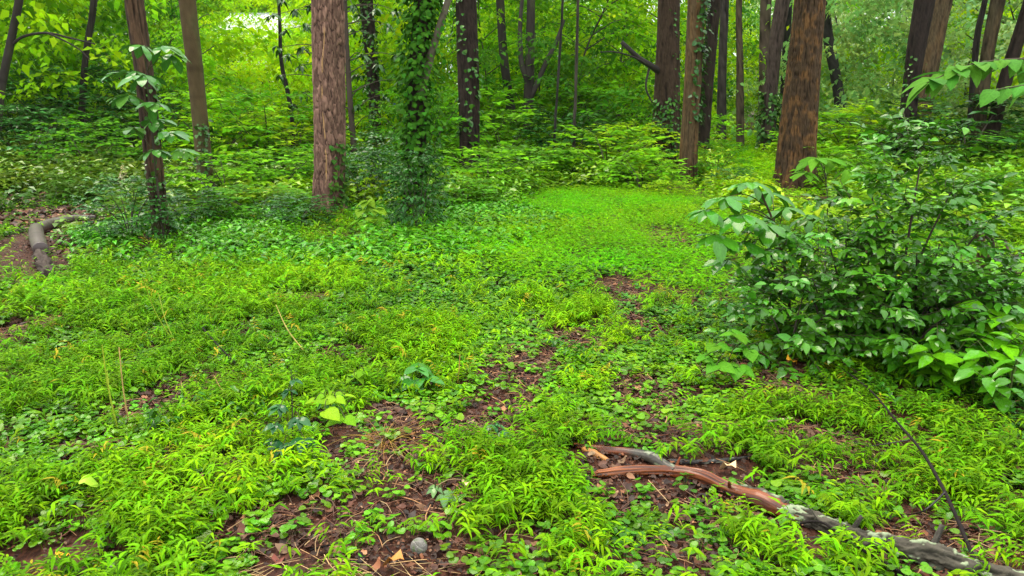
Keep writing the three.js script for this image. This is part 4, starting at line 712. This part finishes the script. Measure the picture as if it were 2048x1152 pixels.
// ---------- wood lying on the ground ----------
const lying = (pts, lift = .35) => { const o = pts.map(([x, y, w]) => { const q = gp(x, y + w * .45), r = w * scaleAt(q) / 2; q.y += r * (lift * 2 + .2); return { p: q, r }; }); return { P: o.map((q) => q.p), rad: (t) => { const u = t * (o.length - 1), i = Math.min(o.length - 2, u | 0); return lerp(o[i].r, o[i + 1].r, u - i); }, o }; };
{
  const L = lying([[1180, 949, 15], [1230, 946, 19], [1290, 942, 20], [1345, 938, 24], [1400, 953, 28], [1460, 976, 31], [1520, 1002, 34], [1565, 1020, 35], [1630, 1042, 33], [1700, 1068, 35], [1780, 1090, 38], [1860, 1114, 42], [1960, 1142, 42], [2070, 1172, 44]]), b = L.P[6].clone();
  const g = thing('fallen_branch', 'forked fallen branch, bare red-brown wood at one end and grey lichened bark at the other', 'branch', b);
  { const J = rng(77); L.P.forEach((p, i) => { if (i && i < 13) { p.y += (J() - .5) * .02; p.z += (J() - .5) * .025; } }); }
  for (const p of L.P) p.sub(b);
  // wet bare wood
  const wood = (t, a, s) => { const str = sm(.5, .68, noise(Math.cos(a) * 4 + s * 1.5, s * 3.5, Math.sin(a) * 4) * .6 + noise(Math.cos(a) * 11, s * 9, Math.sin(a) * 11) * .4), kn = (fbm(s * 6, 2, 9, 3) - .5) * .02; const n = fbm(s * 5, a * 1.2, 1, 3), f = noise(s * 7, a * 9, 2) * .6 + noise(s * 18, a * 18, 3) * .4, k = .5 + 1.1 * f, d = clamp(sm(.5, .7, n) * .7 + str * .75), w = sm(.35, 0, t) * .5; return [.005 * (f - .5) + .006 * (n - .5) - .003 * str + kn, lerp(.15 + .12 * w, .022, d) * k, lerp(.04 + .05 * w, .011, d) * k, lerp(.01 + .012 * w, .01, d) * k]; };
  const r0cut = .014, barkSkin = (t, a, s) => { const n = clamp((fbm(s * 26, Math.cos(a) * 2.6, Math.sin(a) * 2.6, 4) - .5) * 1.9 + .5), li = sm(.6, .625, fbm(s * 13 + 3, Math.cos(a) * 1.5, Math.sin(a) * 1.5, 4) + .1 * sm(.16, .05, t)), cr = noise(s * 90, a * 12, 4), k = .35 + 1.3 * n; return [.018 * (n - .5) + (fbm(s * 5, 4, 1, 2) - .5) * .016 - (t < .07 && noise(a * 2.2, s * 14, 7) > t / .07 + .12 ? r0cut : 0) + li * .004 * (.5 + cr), lerp(.05 * k, .15 + .12 * cr, li), lerp(.045 * k, .19 + .13 * cr, li), lerp(.033 * k, .11 + .08 * cr, li)]; };
  const cut = 7, A = new Builder(), Bk = new Builder();
  tube(A, L.P.slice(0, cut + 2), (t) => L.rad(t * (cut + 1) / 13) * (t < .03 ? .55 : 1) * (t > .97 ? .8 : t > .86 ? .96 : 1), 52, 280, wood); mesh('bare_wood', A, M.wet, g);
  tube(Bk, L.P.slice(cut - 1).map((p, i) => (i ? p : p.clone().lerp(L.P[cut], .8))), (t) => L.rad(lerp(cut / 13, 1, t)) * 1.05, 52, 420, barkSkin); mesh('bark', Bk, M.bark, g);
  for (const [k, dx, dy, dz, r] of [[9, .03, .09, .02, .012], [10, -.05, .06, .07, .01], [11, .05, .1, -.03, .014], [5, -.02, .06, .05, .009], [3, .04, .045, -.05, .008]]) { const q = L.P[k], St = new Builder(); tube(St, [q.clone(), q.clone().add(V(dx * .5, dy * .5, dz * .5)), q.clone().add(V(dx, dy, dz))], (t) => r * (1 - .35 * t), 12, 14, (t, a, s) => { const n = noise(a * 2, s * 50, k), c = k < 7 ? [.11, .032, .012] : [.045, .04, .032]; return [.004 * (n - .5), c[0] * (.5 + n), c[1] * (.5 + n), c[2] * (.5 + n)]; }); mesh('stub', St, M.bark, g); }
  // the sheath of bark above the bare wood
  const Sx = new Builder(), off = (p, x, y, z) => p.clone().add(V(x, y, z)); tube(Sx, [off(L.P[5], .01, .012, -.02), off(L.P[6], .01, .014, -.018), off(L.P[7], .01, .01, -.012)], (t) => L.rad(.5) * lerp(.35, .8, t), 12, 40, barkSkin); mesh('bark_strip', Sx, M.bark, g);
  const K = lying([[1148, 890, 9], [1200, 899, 13], [1255, 905, 16], [1300, 914, 23], [1322, 926, 25], [1350, 942, 22]]); for (const p of K.P) p.sub(b);
  const Fk = new Builder(); tube(Fk, K.P, K.rad, 20, 90, (t, a, s) => { const w = wood(t + .1, a, s), q = barkSkin(.5, a, s), m = sm(.45, .6, t); return [w[0], lerp(w[1], q[1] * .75, m), lerp(w[2], q[2] * .75, m), lerp(w[3], q[3] * .75, m)]; }); mesh('fork', Fk, M.wet, g);
  const spl = lying([[1168, 897, 12], [1192, 908, 14], [1216, 920, 8]], .25), Sp = new Builder(); const sb = spl.P[1].clone(); for (const p of spl.P) p.sub(sb);
  const sg = thing('broken_wood', 'splintered orange wood fragment beside the tip of the fork', 'wood fragment', sb); tube(Sp, spl.P, spl.rad, 12, 30, (t, a, s) => { const f = noise(s * 30, a * 5, 2); return [.004 * f, .42 * (.6 + .6 * f), .19 * (.6 + .6 * f), .05]; }); mesh('splinter', Sp, M.wet, sg);
  const tw = lying([[1338, 922, 9], [1385, 924, 9], [1440, 921, 8], [1505, 914, 5]]), tb = tw.P[1].clone(), T = new Builder(); for (const p of tw.P) p.sub(tb);
  const tg = thing('fallen_twig', 'short black lichen-specked twig leading right from the fork', 'twig', tb); tube(T, tw.P, tw.rad, 10, 60, (t, a, s) => { const n = noise(s * 60, a * 2, 1), l = sm(.8, .9, noise(s * 40, a * 2, 8)); return [.002 * n, lerp(.03, .3, l), lerp(.027, .34, l), lerp(.025, .26, l)]; }); mesh('stick', T, M.wet, tg);
}
{
  const L = lying([[192, 438, 12], [150, 440, 17], [112, 448, 20], [78, 460, 22], [66, 466, 18]], .5), b = L.P[3].clone(), g = thing('fallen_log', 'crooked grey log lying on brown leaves at the left', 'log', b), B = new Builder();
  const sk = BARK.smooth(.1, [.11, .085, .062]), wet = (t, a, s, r) => { const k = sk(t, a, s * 2, r); return [k[0] * .8, k[1], k[2] * .95, k[3] * 1.2]; };
  for (const p of L.P) p.sub(b); tube(B, L.P, L.rad, 26, 90, wet); mesh('limb', B, M.wet, g);
  const K = lying([[74, 460, 25], [76, 478, 28], [84, 502, 30]], .45), C2 = new Builder(); for (const p of K.P) p.sub(b); tube(C2, K.P, K.rad, 26, 60, wet); mesh('stub', C2, M.wet, g);
  const E = lying([[82, 512, 26], [92, 532, 30], [96, 550, 20]], .3), eb = E.P[1].clone(), E2 = new Builder(); for (const p of E.P) p.sub(eb);
  const eg = thing('rotten_stump', 'black rotten stump end below the crooked log', 'stump', eb); tube(E2, E.P, E.rad, 30, 50, (t, a, s) => { const n = fbm(Math.cos(a) * 3, s * 9, Math.sin(a) * 3, 3), k = .5 + n; return [.09 * (n - .5), .05 * k, .038 * k, .03 * k]; }); mesh('wood', E2, M.bark, eg);
}
const stick = (name, label, cat, pts, w, c, nu = 7) => { const P3 = pts.map(([x, y, h]) => gph(x, y, h ?? .015)), b = P3[0].clone(), s = scaleAt(P3[P3.length >> 1]), g = thing(name, label, cat, b), B = new Builder(); for (const p of P3) p.sub(b); tube(B, P3, (t) => lerp(w[0], w[1], t) * s / 2, nu, 70, (t, a, q) => { const n = noise(q * 40, a, 3); return [.0012 * n, c[0] * (.6 + .8 * n), c[1] * (.6 + .8 * n), c[2] * (.6 + .8 * n)]; }); mesh('stick', B, M.bark, g); return { g, b, s }; };
const side = (o, pts, w, c) => { const P3 = pts.map(([x, y, h]) => gph(x, y, h ?? .015).sub(o.b)), B = new Builder(); tube(B, P3, (t) => lerp(w[0], w[1], t) * o.s / 2, 5, 30, flat(...c)); mesh('side_twig', B, M.wet, o.g); };
const BLK = [.012, .009, .008];
const cane = stick('bare_cane', 'long thin black cane slanting across the right foreground', 'cane', [[1966, 1165, .02], [1925, 1062, .1], [1885, 975, .17], [1845, 905, .2], [1795, 845, .18], [1745, 785, .12], [1705, 752, .1], [1660, 722, .07], [1610, 700, .03]], [6, 2], BLK);
side(cane, [[1890, 985, .165], [1850, 1020, .12], [1815, 1030, .05]], [4, 2], BLK); side(cane, [[1820, 880, .19], [1770, 888, .15], [1725, 895, .1]], [3, 2], BLK);
const tw2 = stick('fallen_twig', 'dark branching twig lying across the lichened bark', 'twig', [[1490, 1085, .02], [1580, 1052, .05], [1640, 1044, .1], [1700, 1085, .09], [1760, 1120, .06], [1815, 1152, .02]], [4, 6], BLK);
side(tw2, [[1640, 1045, .1], [1600, 1000, .06], [1560, 990, .02]], [3, 2], BLK); side(tw2, [[1700, 1085, .09], [1620, 1075, .06], [1520, 1100, .02]], [4, 2], BLK);
const tw3 = stick('fallen_twig', 'brown twig arched at the foot of the low thicket, right of the yellow leaf', 'twig', [[1570, 700, .03], [1640, 706, .06], [1690, 728, .06], [1730, 762, .03], [1752, 800, .01]], [5, 3], [.045, .03, .022]);
const tw4 = stick('fallen_twig', 'brown crooked twig beside the sprawling round-leaved seedling', 'twig', [[1440, 685, .03], [1475, 695, .06], [1520, 705, .06], [1548, 722, .02]], [5, 3], [.09, .04, .025]); side(tw4, [[1478, 696, .06], [1468, 722, .03], [1442, 742, .01]], [4, 2], [.05, .03, .02]);
stick('fallen_twig', 'thin dark twig on the wet earth beside the ball', 'twig', [[760, 1070, .01], [790, 1110, .02], [850, 1125, .015], [905, 1132, .01]], [4, 3], BLK);
stick('fallen_twig', 'slim twig across the red leaves left of the ball', 'twig', [[620, 1100, .01], [650, 1092, .02], [690, 1082, .01]], [4, 3], BLK);
stick('pale_stick', 'pale straw-coloured stick lying right of the trail', 'stick', [[1490, 850, .03], [1540, 842, .045], [1585, 836, .04]], [4, 3], [.4, .32, .18]);
stick('fallen_twig', 'dark sloping twig in the leaves left of the dark seedling', 'twig', [[405, 655, .12], [440, 695, .1], [490, 745, .03]], [3, 3], BLK);
// grass stalks standing out of the cover
const stalk = (label, pts, c, w = 2.4) => stick('grass_stalk', label, 'grass stalk', pts, [w, w * .6], c, 5);
const sep = (x, y, x2, y2, h) => [[x, y, .02], [(x + x2) / 2 + (x2 - x) * .12, (y + y2) / 2, h * .55], [x2, y2, h]];
stalk('tall yellow-green grass stalk leaning left, lowest on the left of the clearing', sep(236, 862, 204, 690, .52), [.3, .38, .03], 2.8);
stalk('straw-brown upright stalk right of the tall yellow-green one', sep(258, 850, 238, 695, .46), [.42, .28, .1], 2.8);
stalk('short yellow-green stalk between the two tall ones', sep(230, 840, 214, 740, .3), [.28, .36, .03]);
stalk('tall bent green stalk in the upper left of the clearing', sep(350, 690, 285, 555, .6), [.3, .4, .03], 2.8);
stalk('second bent stalk right of the tall bent green one', sep(352, 690, 318, 590, .4), [.28, .36, .04]);
stalk('dry stalk leaning left of the dark seedling', sep(470, 808, 428, 752, .2), [.45, .32, .1]);
stalk('dry stalk standing before the round-leaved patch', sep(610, 705, 552, 610, .36), [.45, .36, .1]);
stalk('reddish stalk standing by the brown trail', sep(915, 765, 920, 710, .2), [.35, .18, .06]);
stalk('dry stalk right of the heart-leaved seedling', sep(690, 810, 735, 860, -.0), [.42, .3, .1]);
{
  const b = gp(768, 888), g = thing('dry_grass_tuft', 'tuft of dry orange-yellow grass blades right of the heart-leaved seedling', 'grass tuft', b), R = rng(280);
  for (let i = 0; i < 44; i++) { const a = R() * 6.28, l = .1 + .26 * R(), h = .02 + .07 * R() * R(), B = new Builder(); tube(B, [V((R() - .5) * .06, 0, (R() - .5) * .06), V(Math.cos(a) * l * .5, h, Math.sin(a) * l * .5), V(Math.cos(a) * l, h * .4 + .01, Math.sin(a) * l)], (t) => lerp(.0016, .0006, t), 4, 7, flat(.3, .15 + .07 * R(), .03)); mesh('blade', B, M.dead, g); }
}
// single fallen leaves that catch the eye
const dropped = (label, px, py, L, c, shape = 'broad', turn = 0, lift = .06) => { const p = gph(px, py, lift), g = new THREE.Mesh(leafGeo(V(-L / 2, 0, 0), V(1, .08, 0), V(.1, 1, .25), L, L * .7, shape, c, .45, .5, .5), M.dead); g.name = numbered('fallen_leaf'); g.position.copy(p); g.rotation.y = turn; g.castShadow = g.receiveShadow = true; tag(g, label, 'leaf'); scene.add(g); };
dropped('orange-yellow leaf on the cover below the big-leaved sapling', 1587, 719, .085, [.75, .36, .015], 'heart', .4);
dropped('yellow leaf low in the left corner of the clearing', 128, 1108, .055, [.75, .42, .02], 'heart', 1);
dropped('cream dry curled leaf just above the forked branch', 1456, 929, .085, [.6, .42, .22], 'broad', 2.2, .05);
dropped('rust-orange dry leaf on the bare earth left of the ball', 786, 1116, .085, [.4, .17, .04], 'broad', 2.9);
dropped('yellow leaf right of the dark twig above the forked branch', 1542, 906, .05, [.7, .42, .05], 'oval', .2);
dropped('tiny yellow leaf right of the veined seedling', 878, 770, .04, [.8, .55, .02], 'heart', .6);
dropped('pale buff leaf on the earth below the brown trail', 932, 964, .05, [.55, .38, .2], 'broad', 1.2);
dropped('pinkish wet leaf on the earth at the near edge', 690, 1100, .085, [.2, .085, .06], 'broad', .3, .012);
dropped('dark red wet leaf left of the pinkish one', 558, 1116, .07, [.15, .045, .03], 'broad', 1.5, .012);
dropped('lime round leaf lying on the grass near the left corner', 178, 963, .075, [.24, .42, .02], 'round', .5, .13);
{ // old ball with a curved seam
  const q = gp(838, 1106), r = 17 * scaleAt(q), g = thing('weathered_ball', 'old grey-green fuzzy ball on the bare earth at the near edge', 'ball', q.clone()), geo = new THREE.SphereGeometry(1, 56, 40), p = geo.attributes.position, c = new Float32Array(p.count * 3);
  const seam = []; for (let i = 0; i < 120; i++) { const t = i / 120 * 6.283, A = .44; seam.push(V(Math.sin(Math.PI / 2 - (Math.PI / 2 - A) * Math.cos(t)) * Math.cos(t / 2 * 2 + A * Math.sin(2 * t)), Math.sin(Math.PI / 2 - (Math.PI / 2 - A) * Math.cos(t)) * Math.sin(t + A * Math.sin(2 * t)), Math.cos(Math.PI / 2 - (Math.PI / 2 - A) * Math.cos(t)))); }
  for (let i = 0; i < p.count; i++) { const v = V().fromBufferAttribute(p, i); let d = 9; for (const s of seam) d = Math.min(d, s.distanceTo(v)); const e = 1 - sm(.03, .09, d), n = fbm(v.x * 5, v.y * 5, v.z * 5, 4), k = .55 + .7 * n, mo = sm(.5, .7, fbm(v.x * 2 + 4, v.y * 2, v.z * 2, 2)); const w = v.clone().multiplyScalar(r * (1 - .05 * e + .05 * (n - .5))); p.setXYZ(i, w.x, w.y, w.z); c[i * 3] = lerp(lerp(.2, .13, mo) * k, .3, e); c[i * 3 + 1] = lerp(lerp(.19, .18, mo) * k, .29, e); c[i * 3 + 2] = lerp(lerp(.165, .08, mo) * k, .25, e); }
  geo.setAttribute('color', new THREE.BufferAttribute(c, 3)); geo.computeVertexNormals(); const o = mesh('felt', geo, M.bark, g); o.position.y = r * .8; o.rotation.set(.6, .5, .3);
}
{ // decayed stump wound with dead stems, far right of the shrub
  const b = gp(1975, 600), g = thing('decayed_stump', 'decayed brown stump wound with dead vines at the right edge', 'stump', b), B = new Builder(), R = rng(290);
  tube(B, [V(0, -.05, 0), rel(b, 1972, 560), rel(b, 1966, 500), rel(b, 1952, 448)], (t) => lerp(.07, .028, t), 22, 60, (t, a, s) => { const n = fbm(Math.cos(a) * 2, s * 3, Math.sin(a) * 2, 3), f = noise(a * 4, s * 5, 2), k = .4 + n; return [.04 * (f - .5), .09 * k, .05 * k, .028 * k]; }); mesh('wood', B, M.bark, g);
  for (const pts of [[[1985, 590], [2000, 540], [2020, 515], [2055, 525]], [[1990, 500], [2005, 520], [2030, 545], [2060, 540]], [[1970, 470], [1990, 500], [2000, 560], [1992, 600]], [[2010, 480], [2025, 512], [2050, 505]], [[1960, 460], [1985, 480], [1990, 540], [2015, 590]]]) { const W = new Builder(); tube(W, pts.map(([x, y]) => rel(b, x, y, .1 + .2 * R())), (t) => lerp(.012, .005, t), 6, 24, flat(.045, .03, .022)); mesh('dead_vine', W, M.bark, g); }
}

// ---------- far beyond the trees ----------
{
  const z = -52, a = atZ(410, 60, z), c = atZ(690, 60, z), top = atZ(500, 34, z).y, gy = H(a.x, z), w = c.x - a.x, b = V((a.x + c.x) / 2, gy, z - 4), g = thing('white_building', 'long white building glimpsed through the gap left of the pine', 'building', b), h = top - gy;
  const eave = atZ(500, 80, z).y - gy, ridge = atZ(500, 30, z - 6).y - gy;
  const box = (n, sx, sy, sz, x, y, zz, col, rough = .7) => { const o = mesh(n, new THREE.BoxGeometry(sx, sy, sz), new THREE.MeshStandardMaterial({ color: new THREE.Color().setRGB(...col), roughness: rough }), g); o.position.set(x, y, zz); return o; };
  box('wall', w, eave - .1, 11.4, 0, (eave - .1) / 2, -2, [.78, .78, .78]);
  const sl = Math.atan2(ridge - eave, 6.2), ln = Math.hypot(ridge - eave, 6.2);
  for (const k of [1, -1]) { const rf = box('roof', w + .6, .12, ln, 0, (eave + ridge) / 2, -2 + 3.1 * k, [.66, .66, .68], .6); rf.rotation.x = sl * k; for (let i = 0; i <= 16; i++) { const sm2 = mesh('seam', new THREE.BoxGeometry(.05, .05, ln - .05), rf.material, rf); sm2.position.set(-w / 2 + w * i / 16, .08, 0); } }
  box('ridge_cap', w + .7, .12, .4, 0, ridge + .07, -2, [.45, .46, .48]);
  for (let i = 0; i < 4; i++) { const f = box('window', 1.3, 1.5, .1, -w / 2 + w * (i + .5) / 4, eave - 2.4, 3.72, [.7, .7, .7]); const pn = mesh('pane', new THREE.BoxGeometry(1.1, 1.3, .04), new THREE.MeshStandardMaterial({ color: 0x20262a, roughness: .1 }), f); pn.position.z = .05; }
}
const farObject = (name, label, px, py, c, back) => { const z = gp(800, 330).z - back, p = atZ(px, py, z), g = thing(name, label, 'container', V(p.x, H(p.x, z), z)), hh = p.y - H(p.x, z) + .08; const o = mesh('body', new THREE.LatheGeometry([[0, 0], [.09, 0], [.1, .03], [.13, hh - .06], [.145, hh], [.13, hh], [.11, .06], [0, .06]].map(([x, y]) => new THREE.Vector2(x, y)), 20), new THREE.MeshStandardMaterial({ color: new THREE.Color().setRGB(...c), roughness: .4, side: THREE.DoubleSide }), g); };  // unidentified far-off object, given an assumed bucket shape
farObject('blue_object', 'small bright blue object glimpsed through leaves left of the ivy-wrapped trunk', 789, 211, [.06, .3, .75], 6);
farObject('red_object', 'small red object glimpsed through leaves just below the blue one', 797, 231, [.7, .06, .03], 5.6);

renderer.render(scene, camera);
